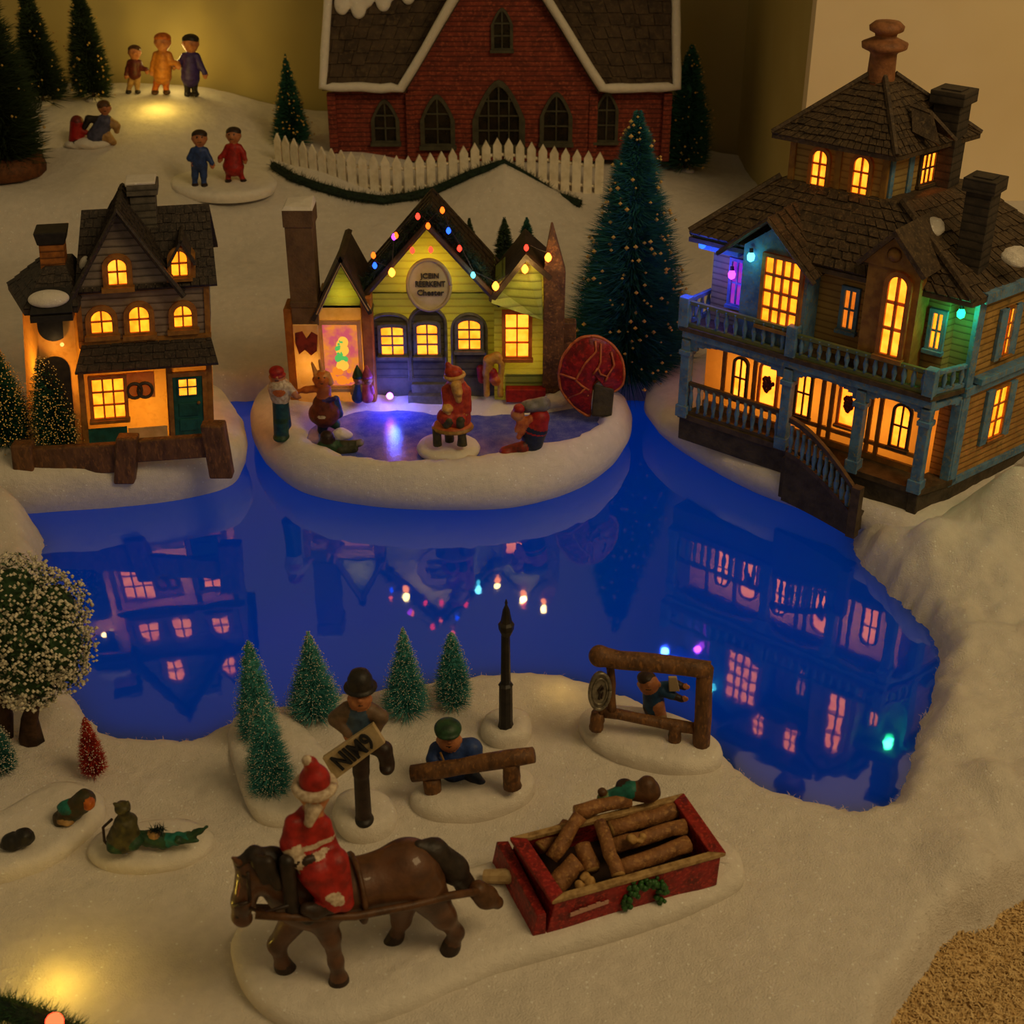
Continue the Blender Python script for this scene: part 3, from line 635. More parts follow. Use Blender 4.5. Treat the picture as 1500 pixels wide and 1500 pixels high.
b = MB(); b.prism([(-16.3, -1.2), (-12.3, -1.2), (-12.3, 4), (-16.3, 4)], 3.6, 12.4); b.build('left_wing_wall', M_CRM2, R2)
b = MB(); b.mprism(H2.F(0, 0, -1.2), [(-16.2, 12.2), (-12.2, 12.2), (-13.9, 16.2)], -6, 0); b.build('left_wing_gable', M_GRN2, R2)
b = MB(); b.slab([(-16.6, -1.9, 11.4), (-13.85, -1.9, 16.9), (-13.85, 5, 16.9), (-16.6, 5, 11.4)], .35); b.slab([(-13.85, -1.9, 16.9), (-11.5, -1.9, 12.0), (-11.5, 5, 12.0), (-13.85, 5, 16.9)], .35)
b.build('left_wing_roof', M_RF2, R2)
b = MB(); b.tube([(-16.1, -1.7, 11.9), (-13.85, -1.7, 16.3), (-11.8, -1.7, 12.2)], .24, 6); b.build('gable_trim', M_CRM2, R2)
b = MB(); b.ext(-12.5, -11.6, -1.5, .2, 3.7, 13.2); b.build('corner_post', M_OCH, R2, bevel=.1)
b = MB(); b.ext(-18.2, -16.0, -1.6, .8, 10.8, 20.0); b.ext(-18.3, -15.85, -1.7, .9, 19.2, 20.6); b.ext(-18.25, -15.9, -1.7, .9, 12.4, 12.9); ch = b.build('chimney', mat('taupe_brick', '#6d5336', .65, '#5a432b', ns=1, bump=.5), R2, bevel=.05)
b = MB(); b.hull8([(-18.3, -1.7, 20.6), (-15.85, -1.7, 20.6), (-15.85, .9, 20.6), (-18.3, .9, 20.6)], [(-18.1, -1.5, 20.9), (-16.0, -1.5, 20.8), (-16.0, .7, 21.1), (-18.1, .7, 20.9)]); b.build('chimney_snow', M_SNOW, ch)
b = MB(); b.ext(-18.2, -16.1, -1.7, 1, 3.7, 10.9); bs_ = b.build('chimney_base', M_CRM2, R2, bevel=.08)
b = MB(); b.ext(-18.9, -18.15, -1.5, 1, 3.7, 12.2); b.build('side_plank', M_OCH, R2, bevel=.1)
b = MB(); M = H2.F(-17.1, 9.2, -1.72); b.mprism(M, [(-.9, 1.0), (-.3, 1.15), (.0, .5), (.45, 1.1), (.95, .8), (.8, -.6), (.3, -1.0), (-.2, -.5), (-.7, -.9), (-.95, .1)], 0, .12); b.build('red_ribbon', mat('red_ribbon', '#8a2f1a', .5, '#5f2012', ns=2), bs_)
# lit picture window on the left wing
fz_ = window(R2, H2.F(-14.35, 5.2, -1.2), 2.9, 5.6, 0, 1, 1, .32, M_CRM2, glow('picture_pane', (.60, .09, .12), 1., (.8, .24, .03), 1.0), .3, name='picture_window')
def dpaint(nm, cols):
    b = MB()
    for (x, y, r, k) in cols: b.ball((-14.35+x, -1.32, 5.2+y), (r, .06, r*1.1), k, 9, 6)
    return b.build(nm, [glow('art_yellow', (1.1, .55, .06), 1.), glow('art_green', (.10, .5, .10), 1.), glow('art_orange', (.95, .25, .02), 1.)], fz_, smooth=True)
rr = random.Random(4); dpaint('painted_wreath', [(rr.uniform(-.2, .2)*1.2, 1.6+rr.uniform(0, 2.9), rr.uniform(.25, .5), 0) for _ in range(14)]+[(rr.uniform(-.3, .3), 2.0+rr.uniform(0, 2.2), rr.uniform(.2, .36), 1) for _ in range(12)]+[(rr.uniform(-1.2, 1.2), rr.uniform(.2, 1.4), rr.uniform(.2, .4), 2) for _ in range(16)])
# doors and windows of the front
for x, ar, nm in (((612, 518, 640, 474), .3, 'door_window'), ((560, 518, 590, 478), .15, 'window'), ((672, 510, 703, 468), .5, 'window')):
    H2.win(*x, -.1, arch=ar, cols=2, rows=3, frame=M_GRYW, pane=PANE_HOT, fw=.3, name=nm)
for x0, x1, y1, ar in ((603, 652, 452, 1.), (548, 597, 462, .5), (664, 712, 462, 1.)):
    u0, z0 = H2.uz(x0, 556, 0); u1, z1 = H2.uz(x1, y1, 0)
    b = MB(); M = H2.F((u0+u1)/2, z0, .02); b.mprism(M, outline(u1-u0-.3, z1-z0, ar), 0, .1); o_ = outline(u1-u0, z1-z0+.15, ar)
    dd = b.build('door' if x0 == 603 else 'wall_bay', mat('dark_grey_bay', '#57543f', .6, '#48442f', ns=1.4, bump=.5, boards=.62), R2)
    b = MB(); b.tube([M(x, y, .1) for x, y in o_[1:]+o_[:1]], .16, 6); b.build('door_frame', M_GRYW, dd)
b = MB(); b.ext(-8.9, -5.3, -1.3, 0, 3.4, 4.2); b.ext(-8.6, -5.6, -.7, 0, 4.2, 5.0); b.build('door_step', M_GRYW, R2, bevel=.06)
b = MB(); b.ext(-12, -1.5, -.15, 0, 3.6, 5.4); b.build('plinth', mat('weathered_plinth', '#5b5848', .7, '#47463f', ns=.9, bump=.6), R2)
# right wing
b = MB(); b.prism([(-1.5, -.9), (2.7, -.9), (2.7, 5), (-1.5, 5)], 3.6, 12.2); b.build('right_wing_wall', M_GRN, R2)
b = MB(); b.add([(-1.7, -1.9, 12.9), (2.5, -1.9, 11.4), (2.4, -.9, 15.6), (1.0, -.9, 16.3), (-1.4, -.9, 13.9), (-1.7, -.9, 12.5), (2.6, -.9, 11.2)], [(0, 1, 2, 3, 4), (0, 5, 6, 1), (1, 6, 2), (0, 4, 5)])
b.mprism(H2.F(0, 0, -.9), [(-1.5, 12.2), (2.7, 12.2), (2.4, 15.6), (1.0, 16.3), (-1.4, 13.9)], -5, 0); b.build('flared_gable', M_GRN, R2)
b = MB(); b.slab([(-1.9, -1.7, 13.0), (1.1, -1.4, 16.9), (1.1, 5, 16.9), (-1.9, 5, 13.0)], .4); b.slab([(1.1, -1.4, 16.9), (3.3, -1.4, 14.9), (3.3, 5, 14.9), (1.1, 5, 16.9)], .4); b.build('right_wing_roof', M_RF2, R2)
H2.win(741, 521, 774, 459, -.92, cols=2, rows=3, frame=M_OCH, pane=PANE_HOT, fw=.32)
M_TRUNK = mat('weathered_post', '#6b4a2a', .65, '#4a3320', ns=1.1, bump=.8, bs=3, col3='#8a6234')
b = MB(); b.hull8([(2.6, -1.3, 3.6), (4.3, -1.0, 3.6), (4.4, .8, 3.6), (2.6, .8, 3.6)], [(2.6, -1.1, 15.6), (4.4, -.9, 15.2), (4.4, .6, 15.2), (2.6, .6, 15.6)]); b.hull8([(2.6, -1.1, 15.5), (4.4, -.9, 15.1), (4.4, .6, 15.1), (2.6, .6, 15.5)], [(3.15, -.3, 19.2), (3.3, -.3, 19.2), (3.3, -.15, 19.2), (3.15, -.15, 19.2)])
b.build('pointed_post', M_TRUNK, R2, bevel=.08)
b = MB(); b.ext(4.3, 5.4, -.4, .8, 3.6, 10.5); b.build('side_post', M_TRUNK, R2, bevel=.1)
# round sign
sg = MB(); sx, sz = -6.85, 13.85
sg.mprism(H2.F(sx, sz, 0), [(1.78*math.cos(a), 2.2*math.sin(a)) for a in np.linspace(0, 2*PI, 40)[:-1]], 0, .35, 0)
sgn = sg.build('round_sign', mat('sign_cream', '#d8c796', .5, '#c4b07c', ns=.8, trans=.12, tcol='#ffe090'), R2)
b = MB(); b.tube([(sx+1.78*math.cos(a), -.36, sz+2.2*math.sin(a)) for a in np.linspace(0, 2*PI, 41)], .16, 6); b.build('sign_rim', mat('sign_rim', '#a8966a', .5), sgn, smooth=True)
def text(name, s, size, loc, rot, m, parent, ext=.0006, sx=1.):
    cu = bpy.data.curves.new(name, 'FONT'); cu.body = s; cu.size = size*S; cu.align_x = 'CENTER'; cu.align_y = 'CENTER'; cu.extrude = ext; cu.offset = size*S*.012
    o = bpy.data.objects.new('t', cu); C.objects.link(o); dg = bpy.context.evaluated_depsgraph_get(); me = bpy.data.meshes.new_from_object(o.evaluated_get(dg)); bpy.data.objects.remove(o)
    me.materials.clear(); me.materials.append(m); o = bpy.data.objects.new(name, me); C.objects.link(o); o.location = Vector(loc)*S; o.rotation_euler = rot; o.scale = (sx, 1, 1); o.parent = parent; return o
M_INK = mat('dark_ink', '#3a3424', .7); M_BLACKINK = mat('black_ink', '#17181c', .6)
for t_, dz_, sz_ in (('JCEIN', .8, .62), ('REERKENT', .1, .68), ('Chester', -.66, .68)): text('lettering', t_, sz_, (sx+.1, -.4, sz+dz_), (PI/2, 0, 0), M_INK, sgn, sx=.78 if len(t_) > 7 else 1.)
for l in ((-7, 4, 9, .15), (-6.9, 2.2, 15, .16), (-14.2, 1, 8, .10), (-14, 0, 13.4, .03), (1, 2, 8, .08), (1.2, 1.2, 13.4, .07), (-17, -.3, 7.3, .03)): lamp('house_lamp', 'POINT', l[:3], l[3], (1, .68, .22), .8, parent=R2)  # the high attic lamp is added to brighten the gable from within
# greenery along the roof edges and the light string
def bristles(b, pts, n, ln, w, m=0, r0=.0):
    P = [Vector(p) for p in pts]; L = [0]
    for i in range(len(P)-1): L.append(L[-1]+(P[i+1]-P[i]).length)
    for _ in range(n):
        t = random.random()*L[-1]; i = max(k for k in range(len(P)-1) if L[k] <= t); f = (t-L[i])/max(L[i+1]-L[i], 1e-6); p = P[i].lerp(P[i+1], f)
        d = Vector((random.gauss(0, 1), random.gauss(0, 1), random.gauss(0, 1))).normalized(); e = d.cross(Vector((random.gauss(0, 1), random.gauss(0, 1), random.gauss(0, 1)))).normalized()*w
        k = ln*random.uniform(.6, 1.15); p0 = p+d*r0; b.add([p0-e, p0+e, p+d*k], [(0, 1, 2)], m)
M_PINE = mat('pine_garland', '#1d3020', .8, '#12201a', ns=2.5)
gp = [(-12.4, -.2, 13.6), (-10.8, .1, 15.3), (-8.6, .3, 18.0), (-6.9, .2, 19.9), (-5.2, .2, 18.4), (-3.0, .1, 15.6), (-1.4, -.2, 13.5)]
gg = thing('pine_garland', 'dark pine garland along the roof edge of the green house', 'garland', (-7, 110.3, 12))
b = MB(); b.tube([V(*p)-V(-7, 0, 12) for p in gp], .3, 6); bristles(b, [V(*p)-V(-7, 0, 12) for p in gp], 2600, 1.0, .06); b.build('needles', M_PINE, gg)
ls = thing('light_string', 'string of coloured fairy lights over the front of the green house', 'fairy lights', (-7, 109.4, 14))
BC = dict(red=(3, .10, .05), orange=(3, .30, .02), amber=(5, 1.1, .10), blue=(.05, .25, 3.2), cyan=(.3, 2.2, 2.6), violet=(1.4, .15, 2.4), pink=(3, .25, .5), green=(.05, 3, .9))
GB = {k: glow('bulb_'+k, v, 1.3) for k, v in BC.items()}
LB = [(612, 317, 'red'), (648, 308, 'orange'), (627, 331, 'orange'), (657, 338, 'blue'), (577, 347, 'violet'), (580, 345, 'orange'), (547, 374, 'orange'), (549, 389, 'blue'), (574, 399, 'amber'), (604, 367, 'red'), (631, 366, 'red'),
      (673, 364, 'red'), (693, 403, 'cyan'), (726, 419, 'amber'), (771, 363, 'red'), (769, 394, 'amber'), (803, 377, 'amber')]
pos = []
for x, y, c in LB:
    p = at_y(x, y, 109.25 if c != 'amber' else 108.7); pos.append(p-V(-7, 109.4, 14)); b = MB(); r = .30 if c == 'amber' else .21
    b.lathe(pos[-1], [(.05, -r*1.3), (r*.75, -r*.8), (r, 0), (r*.7, r*.7), (.1, r*1.2)], 10)
    part(b.build('bulb', GB[c], ls, smooth=True), {'amber': 'glowing amber bulb', 'violet': 'violet bulb'}.get(c, c+' bulb'))
o_ = sorted([q for i, q in enumerate(pos) if i not in (5, 9, 10)], key=lambda q: q[0]); b = MB(); b.tube([q+V(0, .3, .25) for q in o_], .05, 5); part(b.build('wire', M_BLK, ls), 'dark green wire')
for x, y, k in ((769, 394, .022), (726, 419, .006), (803, 377, .008), (574, 399, .006)): lamp('bulb_light', 'POINT', at_y(x, y, 108.0), k, (1, .66, .2), .3)
lamp('bulb_light', 'POINT', at_y(693, 403, 108.6), .004, (.2, .8, 1), .3)
# ================================================================== right house: blue and tan mansion with porch and cupola
H3 = House('mansion', 'large blue and tan toy mansion with balcony, cupola and many lit windows at the right', 'house', (21.6, 96.9), -39); R3 = H3.root
M_TAN = mat('tan_siding', '#b8924e', .6, '#9c773a', ns=.5, bump=.9, boards=.5, trans=.16, tcol='#ff9a28', col3='#8c7440')
M_OLV = mat('olive_siding', '#8d7f4a', .6, '#736a40', ns=.5, bump=.9, boards=.5, trans=.05, tcol='#ffa030')
M_BLU = mat('dusty_blue_paint', '#5d86a8', .55, '#46688a', ns=1.2, bump=.25, col3='#7d8072')
M_PORCH = mat('porch_wall', '#b5803c', .6, '#9a6628', ns=.7, bump=.25, trans=.45, tcol='#ffac4a'); M_OKR = mat('ochre_woodwork', '#9a7232', .55, '#7a5626', ns=1.5, bump=.3, trans=.12, tcol='#ff9a28')
M_RF3 = mat('brown_shake_shingle', '#4a3a28', .6, '#33281c', ns=1.2, bump=.5, bs=7, col3='#5e4c34'); M_STN = mat('dark_stone_base', '#4a4030', .75, '#332c20', ns=.8, bump=.9, bs=3)
M_CHM = mat('charcoal_chimney', '#3d342b', .65, '#2c2620', ns=1.2, bump=.6, boards=.6); M_DKTR = mat('dark_trim', '#53432c', .6, '#3d311f', ns=1.6, bump=.3)
BODY = [(-9.4, 2.2), (9.9, 2.2), (10.1, 3.0), (11.6, 3.0), (13.9, 13.2), (-8, 14)]
b = MB(); b.prism([(-10.1, -.25), (10.7, -.25), (11.9, 2.9), (14.1, 13.4), (-8.5, 14.2)], 3.2, 5.2); b.build('stone_base', M_STN, R3, bevel=.1)
b = MB(); b.prism([(-10.2, -.35), (10.8, -.35), (12, 2.8), (-9, 2.8)], 5.15, 5.6); b.build('porch_floor', M_DKTR, R3)
b = MB(); b.prism(BODY[:5]+BODY[5:], 5.2, 12.6); lw = b.build('lower_wall', M_PORCH, R3)
# side wall (leaves the facade at 77 degrees)
SO = (11.6, 3.0); sd = (math.sin(math.radians(13)), math.cos(math.radians(13)))
def SM(a0, z0, c0=0.):
    return lambda a, b, c: (SO[0]+sd[0]*(a0+a)+sd[1]*(c0+c), SO[1]+sd[1]*(a0+a)-sd[0]*(c0+c), z0+b)
def side_az(px, py):
    A = math.radians(-39); o = (21.6+SO[0]*math.cos(A)-SO[1]*math.sin(A), 96.9+SO[0]*math.sin(A)+SO[1]*math.cos(A)); al = A+math.radians(77)
    p = at_plane(px, py, o, al); return (p[0]-o[0])*math.cos(al)+(p[1]-o[1])*math.sin(al), p[2]
b = MB(); M = SM(0, 5.2, .02); b.mbox(M, -.2, 10.4, 0, 7.6, 0, .12); b.mbox(H3.F(10.85, 5.2, 2.98), -.78, .78, 0, 7.4, 0, .1); b.build('side_siding', M_TAN, R3)
b = MB(); b.prism(BODY, 12.6, 20.4); b.build('upper_wall', M_OLV, R3)
b = MB(); M = SM(0, 12.6, .02); b.mbox(M, -.2, 10.4, 0, 7.8, 0, .1); b.build('side_siding', M_TAN, R3)
b = MB()
for z0, z1 in ((5.2, 12.8), (12.8, 20.3)): b.mbox(SM(0, 0, .05), -.35, .45, z0, z1, -.1, .3)
b.mbox(SM(0, 0, .05), -.4, 10.5, 12.4, 13.1, -.1, .45); b.mbox(SM(0, 0, .05), -.4, 10.5, 5.0, 5.6, -.1, .3); b.mbox(SM(0, 0, .05), 9.6, 10.4, 5.2, 20, -.1, .3); b.mbox(SM(0, 0, .05), -.4, 10.5, 19.6, 20.4, -.1, .8)
b.mbox(SM(0, 0, .05), .6, 8, 13.2, 13.7, .1, .9); b.build('side_trim', M_BLU, R3, bevel=.04)
for (x0, y0, x1, y1), sh in (((1437, 643, 1473, 580), 1), ((1457, 520, 1482, 468), 1)):
    a0, z0 = side_az(x0, y0); a1, z1 = side_az(x1, y1); z1 = z0+(4.0 if y0 > 600 else 3.5); w = min(abs(a1-a0), 3.2); ac = (a0+a1)/2
    f = window(R3, SM(ac, z0, .12), w*.72, z1-z0, 0, 2, 3, .2, M_OKR, PANE, .25)
    b = MB()
    for s_ in (-1, 1): b.mbox(SM(ac, z0, .12), s_*w*.62-.42, s_*w*.62+.42, -.3, z1-z0+.2, 0, .3)
    b.build('shutter', M_BLU, R3, bevel=.05)
# porch: posts, beam with arches, railing
PU = [-9.85, -.75, 5.3, 10.35]
for u in PU:
    b = MB(); b.ext(u-.38, u+.38, -.38, .38, 5.3, 12.0); b.ext(u-.52, u+.52, -.5, .5, 5.3, 6.3); b.ext(u-.52, u+.52, -.5, .5, 10.7, 11.1); b.build('porch_post', M_BLU, R3, bevel=.05)
b = MB(); b.ext(10.0, 10.8, -.4, .5, 3.2, 5.4); b.build('post_foot', M_STN, R3, bevel=.1)
b = MB(); b.ext(11.1, 11.8, 2.4, 3.1, 5.2, 12.2); b.build('porch_post', M_BLU, R3, bevel=.05)
b = MB()
for u0, u1 in zip(PU[:-1], PU[1:]):
    n = 14; ar = [(u0+.35+(u1-u0-.7)*k/n, 10.9+1.05*math.sqrt(max(0, 1-abs(2*k/n-1)**2.4))) for k in range(n+1)]
    for (x0, y0), (x1, y1) in zip(ar[:-1], ar[1:]): b.ext(x0, x1, -.2, .15, (y0+y1)/2, 12.45)
b.ext(-10.2, 10.7, -.4, .35, 12.2, 12.75)
M = lambda a, b_, c: (10.4+a*.4, a*.92, b_)
b.mbox(M, 0, 3, 12.2, 12.75, 0, 1); 
for k in range(8): x = k/8*3; b.hull8([(10.3+x*.4, x*.92, 10.9+1.1*math.sqrt(1-abs(2*(k+.5)/8-1)**2.4)), (10.3+(x+.375)*.4, (x+.375)*.92, 10.9+1.1*math.sqrt(1-abs(2*(k+.5)/8-1)**2.4)), (10.6+(x+.375)*.4, (x+.375)*.92, 10.9+1.1*math.sqrt(1-abs(2*(k+.5)/8-1)**2.4)), (10.6+x*.4, x*.92, 10.9+1.1*math.sqrt(1-abs(2*(k+.5)/8-1)**2.4))], [(10.3+x*.4, x*.92, 12.4), (10.3+(x+.375)*.4, (x+.375)*.92, 12.4), (10.6+(x+.375)*.4, (x+.375)*.92, 12.4), (10.6+x*.4, x*.92, 12.4)])
b.build('porch_arches', M_BLU, R3)
b = MB(); b.prism([(-10.5, -.5), (10.6, -.5), (12, 3), (-10, 3)], 12.75, 13.1); b.build('balcony_floor', M_DKTR, R3)
def railing(nm, P, z0, z1, n, m=M_BLU, mt=None, dz=0.):
    """P, Q ends of the run (u, w); dz: drop at the far end"""
    p, q = Vector((*P[0], 0)), Vector((*P[1], 0)); mt = mt or m
    r = MB(); d = (q-p).normalized(); s_ = Vector((-d.y, d.x, 0))*.16
    for zz in ((z0, z0+.35), (z1-.32, z1)):
        r.hull8([p-s_+V(0, 0, zz[0]), q-s_+V(0, 0, zz[0]-dz), q+s_+V(0, 0, zz[0]-dz), p+s_+V(0, 0, zz[0])], [p-s_+V(0, 0, zz[1]), q-s_+V(0, 0, zz[1]-dz), q+s_+V(0, 0, zz[1]-dz), p+s_+V(0, 0, zz[1])])
    ro_ = r.build(nm, mt, R3, bevel=.03)
    for k in range(n):
        c = p.lerp(q, (k+.5)/n); zz = z0-dz*(k+.5)/n; h = z1-z0; b = MB(); b.lathe((c.x, c.y, zz+.3), [(.2, 0), (.12, .1*h), (.21, .35*h), (.12, .62*h), (.2, .8*h)], 7); b.build('baluster', m, ro_, smooth=True)
M_BLUT = mat('blue_olive_rail', '#6b6c3c', .5, '#52623f', ns=1.2)
railing('balcony_rail', [(-10.2, -.1), (-1.15, -.1)], 13.1, 15.25, 11, mt=M_BLUT); railing('balcony_rail', [(-.35, -.1), (10.1, -.1)], 13.1, 14.95, 14, mt=M_BLUT)
railing('balcony_rail', [(-10.2, -.1), (-9.9, 3.2)], 13.1, 15.25, 4); railing('balcony_rail', [(10.3, -.1), (11.6, 2.8)], 13.1, 14.9, 4)
for u in (-10.2, -.75, 10.25): 
    b = MB(); b.ext(u-.42, u+.42, -.5, .35, 12.9, 15.5 if u < 0 else 15.1); b.build('balcony_post', M_BLU, R3, bevel=.06)
railing('porch_rail', [(-9.6, 0), (-1.0, 0)], 5.6, 8.4, 12, mt=M_DKTR)
b = MB(); 
for k, (u, z) in enumerate([(.6, 5.0), (2.1, 4.5), (3.6, 4.0), (5.1, 3.5), (6.4, 3.0)]): b.ext(u-.8, u+.8, -.9-1.7*max(0, (u-.9)/6.9)**1.3, .1, 1.5, z)
b.build('steps', M_STN, R3, bevel=.05)
b = MB(); pts = []; bal = []
def rl(t): return (.2+6.9*t, -1.0-1.7*t**1.3, 5.75-2.5*t**1.5, 8.6-3.3*t**1.55)
for i in range(16):
    a, c = rl(i/16), rl((i+1)/16)
    for k0, h0 in ((2, .4), (3, .4)):
        b.hull8([(a[0], a[1]-.2, a[k0]-h0), (c[0], c[1]-.2, c[k0]-h0), (c[0], c[1]+.2, c[k0]-h0), (a[0], a[1]+.2, a[k0]-h0)], [(a[0], a[1]-.2, a[k0]), (c[0], c[1]-.2, c[k0]), (c[0], c[1]+.2, c[k0]), (a[0], a[1]+.2, a[k0])])
    b.hull8([(a[0], a[1]-.12, 1.4), (c[0], c[1]-.12, 1.4), (c[0], c[1]+.12, 1.4), (a[0], a[1]+.12, 1.4)], [(a[0], a[1]-.12, a[2]-.3), (c[0], c[1]-.12, c[2]-.3), (c[0], c[1]+.12, c[2]-.3), (a[0], a[1]+.12, a[2]-.3)], 1)
e = rl(1); b.ext(e[0]-.35, e[0]+.35, e[1]-.35, e[1]+.35, 1.5, e[3]+.35)
sr = b.build('stair_rail', [M_DKTR, M_STN], R3)
for i in range(12): a = rl((i+.5)/12); b = MB(); h = a[3]-a[2]; b.lathe((a[0], a[1], a[2]-.1), [(.2, 0), (.12, .1*h), (.2, .35*h), (.12, .6*h), (.18, .8*h)], 7); b.build('baluster', M_BLU, sr, smooth=True)
# lower windows: plain arched ones and ones with a dark wreath
for x, wr in (((1075, 578, 1096, 528), 0), ((1113, 588, 1141, 535), 1), ((1166, 604, 1191, 546), 0), ((1229, 618, 1264, 563), 1), ((1306, 650, 1336, 597), 0)):
    f = H3.win(*x, 2.15, arch=.9, cols=1 if wr else 2, rows=1 if wr else 2, frame=M_DKTR if not wr else M_OKR, pane=PANE_HOT, fw=.22, d=.25)
    if wr:
        u0, u1, z0, z1 = H3.win(*x, 2.15, ret=1); b = MB(); M = H3.F((u0+u1)/2, (z0+z1)/2, 2.05); R_ = random.Random(3)
        for _ in range(26): a = R_.uniform(0, 2*PI); r = R_.uniform(.1, .6); b.ball(M(r*.8*math.cos(a), r*1.25*math.sin(a)+.05, .05), (.16, .08, .2), 0, 7, 5)
        b.build('window_wreath', mat('dark_red_wreath', '#7a2c12', .6, '#4a2210', ns=4), f, smooth=True)
b = MB(); M = H3.F(0, 5.6, 2.15)
for u in (-7.6, -4.8, -1.9, 1.2, 2.0, 5.2, 6.0, 9.4): b.mbox(M, u-.16, u+.16, 0, 6.6, 0, .2)
b.mbox(M, -9.3, 9.8, 0, .5, 0, .25); b.mbox(M, -9.3, 9.8, 1.2, 1.5, 0, .2); b.mbox(M, -9.3, 9.8, 6.3, 6.8, 0, .3); b.build('porch_panelling', M_OKR, R3)
# upper bays: gabled bay at the left, pedimented bay, small windows
b = MB(); b.prism([(-5.7, .25), (-.2, .25), (-.2, 2.6), (-5.7, 2.6)], 13.1, 19.4); b.mprism(H3.F(0, 0, .25), [(-5.7, 19.4), (-.2, 19.4), (-.2, 19.8), (-3.3, 22.4), (-5.7, 20.6)], -5, 0); b.build('bay', M_BLU, R3)
b = MB(); b.shingles([(-7.4, -.5, 19.9), (-3.5, -.5, 23.2), (-3.5, 6, 23.6), (-7.4, 6, 20.3)], 6, 8, .15); b.shingles([(-3.5, -.5, 23.2), (.6, -.5, 19.4), (.6, 6, 19.8), (-3.5, 6, 23.6)], 6, 8, .15); b.tube([(-7.5, -.55, 19.7), (-3.5, -.55, 23.1), (.7, -.55, 19.2)], .2, 6); b.build('bay_roof', M_RF3, R3)
b = MB(); b.ext(-10.4, -6.6, .6, 2.2, 19.7, 20.3); b.ext(-10.1, -6.6, 1.0, 2.2, 19.1, 19.7); b.build('cornice', M_BLU, R3, bevel=.06)
H3.win(1116, 471, 1176, 387, .2, cols=4, rows=4, frame=M_OKR, pane=PANE, fw=.3, bar=.2)
u0, z0 = H3.uz(1070, 443, 2.15); u1, z1 = H3.uz(1090, 385, 2.15); window(R3, H3.F((u0+u1)/2, z0, 2.18), abs(u1-u0), z1-z0, 0, 2, 2, .25, M_BLU, glow('violet_pane', (.30, .02, .75), .8, (.45, .05, .5), 1.5), .25)
H3.win(1234, 478, 1257, 427, 2.15, frame=M_BLU, pane=PANE_DIM, fw=.3); H3.win(1362, 507, 1384, 460, 2.15, frame=M_BLU, pane=PANE, fw=.3)
b = MB(); b.prism([(4.3, .2), (8.3, .2), (8.3, 2.6), (4.3, 2.6)], 13.1, 21.6); b.mprism(H3.F(6.2, 21.5, .05), [(-2.2, 0), (2.2, 0), (2.2, .3), (0, 2.3), (-2.2, .3)], -4, 0); b.build('pediment_bay', M_OKR, R3)
b = MB(); b.slab([(3.6, -.5, 21.6), (6.2, -.5, 24.4), (6.2, 5.5, 24.3), (3.6, 5.5, 21.5)], .35); b.slab([(6.2, -.5, 24.4), (8.9, -.5, 21.6), (8.9, 5.5, 21.5), (6.2, 5.5, 24.3)], .35); b.build('pediment_roof', M_RF3, R3)
b = MB(); b.lathe((0, 0, 0), [(.1, -.1), (.55, -.05), (.4, .1), (.1, .2)], 12); o = b.build('pediment_rosette', M_OKR, R3, smooth=True); o.location = Vector((6.2, -.05, 22.5))*S; o.rotation_euler = (PI/2, 0, 0)
H3.win(1290, 515, 1333, 408, .15, arch=1., cols=2, rows=3, frame=M_OKR, pane=PANE_HOT, fw=.35, bar=.22)
# main roof
E_ = [(-10.6, .4), (12.3, .9), (12.9, 2.4), (15.0, 14.2), (-9.2, 15)]; E_ = [(-10.6, .3), (11.9, .9), (14.9, 14.2), (-9, 15)]; T_ = [(-5.6, 4.7), (4.2, 4.7), (6.2, 13), (-4.4, 13)]
ez = [20.4, 20.1, 20.1, 20.4]; tz_ = 24.6
b = MB()
for i in range(4):
    j = (i+1) % 4; b.shingles([(*E_[i], ez[i]), (*E_[j], ez[j]), (*T_[j], tz_), (*T_[i], tz_)], 8, 26 if i != 1 else 18, .16)
b.prism(T_, 24.2, 24.6); b.tube([(11.95, .9, 20.3), (4.2, 4.7, 24.8)], .28, 6); b.tube([(-10.6, .3, 20.6), (-5.6, 4.7, 24.8)], .25, 6); b.build('main_roof', M_RF3, R3)
b = MB(); b.prism(E_, 19.75, 20.1); b.build('soffit', M_DKTR, R3)
for x, y, w_, rx in ((1358, 333, 4.3, 1.25), (1492, 376, 5.2, 1.2)):
    u, z = H3.uz(x, y, w_); s = Sculpt(.2).e((u, w_, z), (rx, .8, .35), rot=(.75, 0, .2)).e((u+.4, w_+.3, z+.25), (.6, .5, .3), rot=(.7, 0, 0)); s.build('snow_patch', M_SNOW, R3, .09, rough=.06)
# chimneys
def stack(x0, x1, yt, w, zb, m=M_CHM):
    u0, z = H3.uz(x0, yt, w); u1, _ = H3.uz(x1, yt, w); c = (u0+u1)/2; h = (u1-u0)/2
    b = MB(); b.ext(c-h*.78, c+h*.78, w-h*.75, w+h*.75, zb, z-.9); b.ext(c-h, c+h, w-h*.95, w+h*.95, z-.95, z); b.ext(c-h*.6, c+h*.6, w-h*.55, w+h*.55, z, z+.1); return b.build('chimney', m, R3, bevel=.1)
stack(1421, 1471, 254, 4.6, 19.5); stack(1374, 1426, 126, 11, 22)
